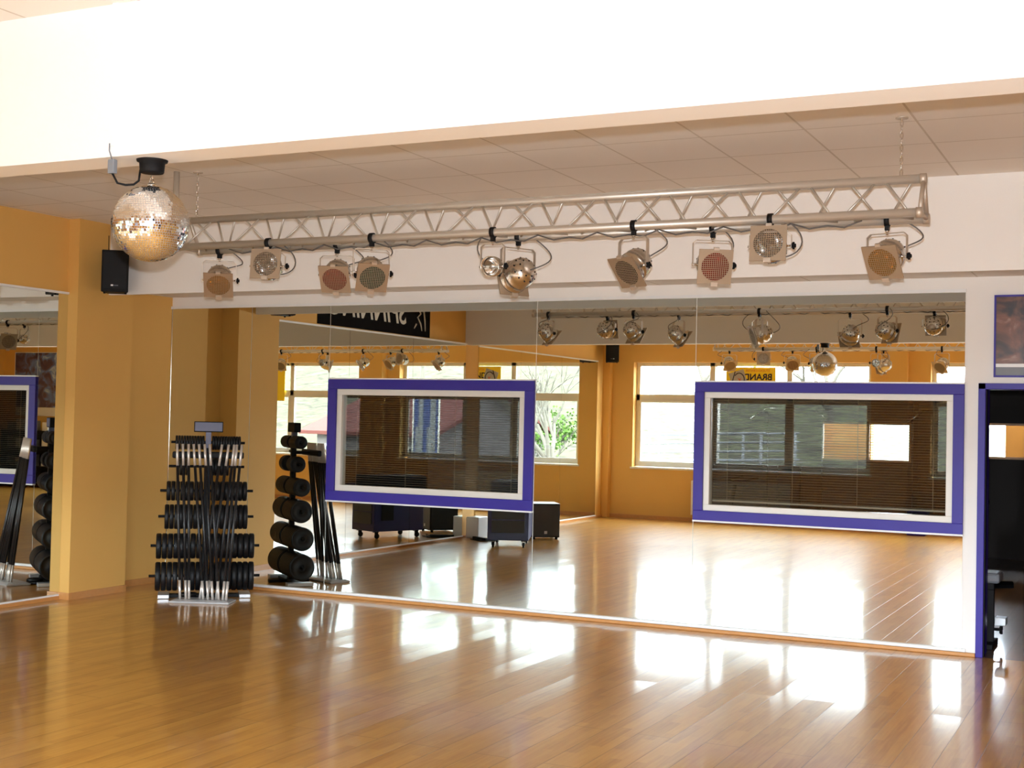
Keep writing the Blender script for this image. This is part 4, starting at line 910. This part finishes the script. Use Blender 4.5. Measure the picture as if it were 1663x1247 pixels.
bm = new(); tube(bm, [(-0.39, 0, 0), (-0.39, 0, 3.7)], 0.03, 8); tube(bm, [(0.39, 0, 0), (0.39, 0, 3.7)], 0.03, 8); obj('pole', bm, M['alu'], r)
# trailer with rails
r = thing('railed_trailer', 'white flatbed trailer with slatted rails outside the triple window', 'trailer', (-5.0, -19.0, ZG), math.radians(10))
bm = new(); box(bm, -2.0, 2.0, -0.9, 0.9, 0.55, 1.95); obj('trailer_bed', bm, M['outdoor_white'], r)
bm = new()
for z in (2.1, 2.3, 2.5, 2.7):
    tube(bm, [(-2.0, 0.9, z - .15), (2.0, 0.9, z)], 0.025, 6); tube(bm, [(-2.0, -0.9, z - .15), (2.0, -0.9, z)], 0.025, 6)
for x in (-1.9, -0.6, 0.6, 1.9):
    for y in (-0.9, 0.9): tube(bm, [(x, y, 1.0), (x, y, 2.7)], 0.03, 6)
obj('side_rail', bm, M['outdoor_white'], r)
bm = new(); tube(bm, [(0.4, 0, 1.0), (0.4, 0, 4.0)], 0.04, 8); obj('mast', bm, M['alu'], r)
for x in (-0.6, 0.6):
    for y in (-0.95, 0.95):
        bm = new(); lathe(bm, [(0, -0.1), (0.3, -0.1), (0.34, -0.06), (0.34, 0.06), (0.3, 0.1), (0, 0.1)], 24, Matrix.Translation((x, y, 0.34)) @ rotm('X', PI / 2)); obj('wheel', bm, M['rubber'], r)
text_mesh('lettering', 'EII', 0.34, M['ink'], r, Matrix.Translation((1.1, 0.905, 1.6)) @ TY, 0, 0.004, 0.01)
# parked car
def car(x, y, rz, label, m):
    r = thing('parked_car', label, 'car', (x, y, ZG), rz, 'cars parked in the yard')
    bm = new(); prof = [(-2.1, 0.35), (-2.15, 0.75), (-1.95, 0.95), (-1.5, 1.0), (-0.9, 1.45), (0.5, 1.47), (1.2, 0.98), (1.9, 0.85), (2.15, 0.6), (2.1, 0.35)]
    a = [bm.verts.new((px, -0.82, pz)) for px, pz in prof]; b = [bm.verts.new((px, 0.82, pz)) for px, pz in prof]
    bm.faces.new(a[::-1]); bm.faces.new(b)
    for i in range(len(prof)): bm.faces.new((a[i], a[(i + 1) % len(prof)], b[(i + 1) % len(prof)], b[i]))
    obj('body', bm, m, r, 0.06)
    bm = new()
    for sy in (-0.835, 0.835):
        v = [bm.verts.new((px, sy, pz)) for px, pz in ((-1.35, 1.02), (-0.85, 1.38), (0.42, 1.39), (0.98, 1.02))]; bm.faces.new(v)
    obj('side_windows', bm, M['panel_grey'], r)
    for px in (-1.35, 1.35):
        for sy in (-0.8, 0.8):
            bm = new(); lathe(bm, [(0, -0.1), (0.28, -0.1), (0.32, -0.06), (0.32, 0.06), (0.28, 0.1), (0, 0.1)], 24, Matrix.Translation((px, sy, 0.32)) @ rotm('X', PI / 2)); obj('wheel', bm, M['rubber'], r)
car(-0.9, -21.5, 0.2, 'dark blue car parked outside the triple window', M['car_blue'])
car(8.0, -24.8, 0.1, 'silver car parked near the house', M['silver'])
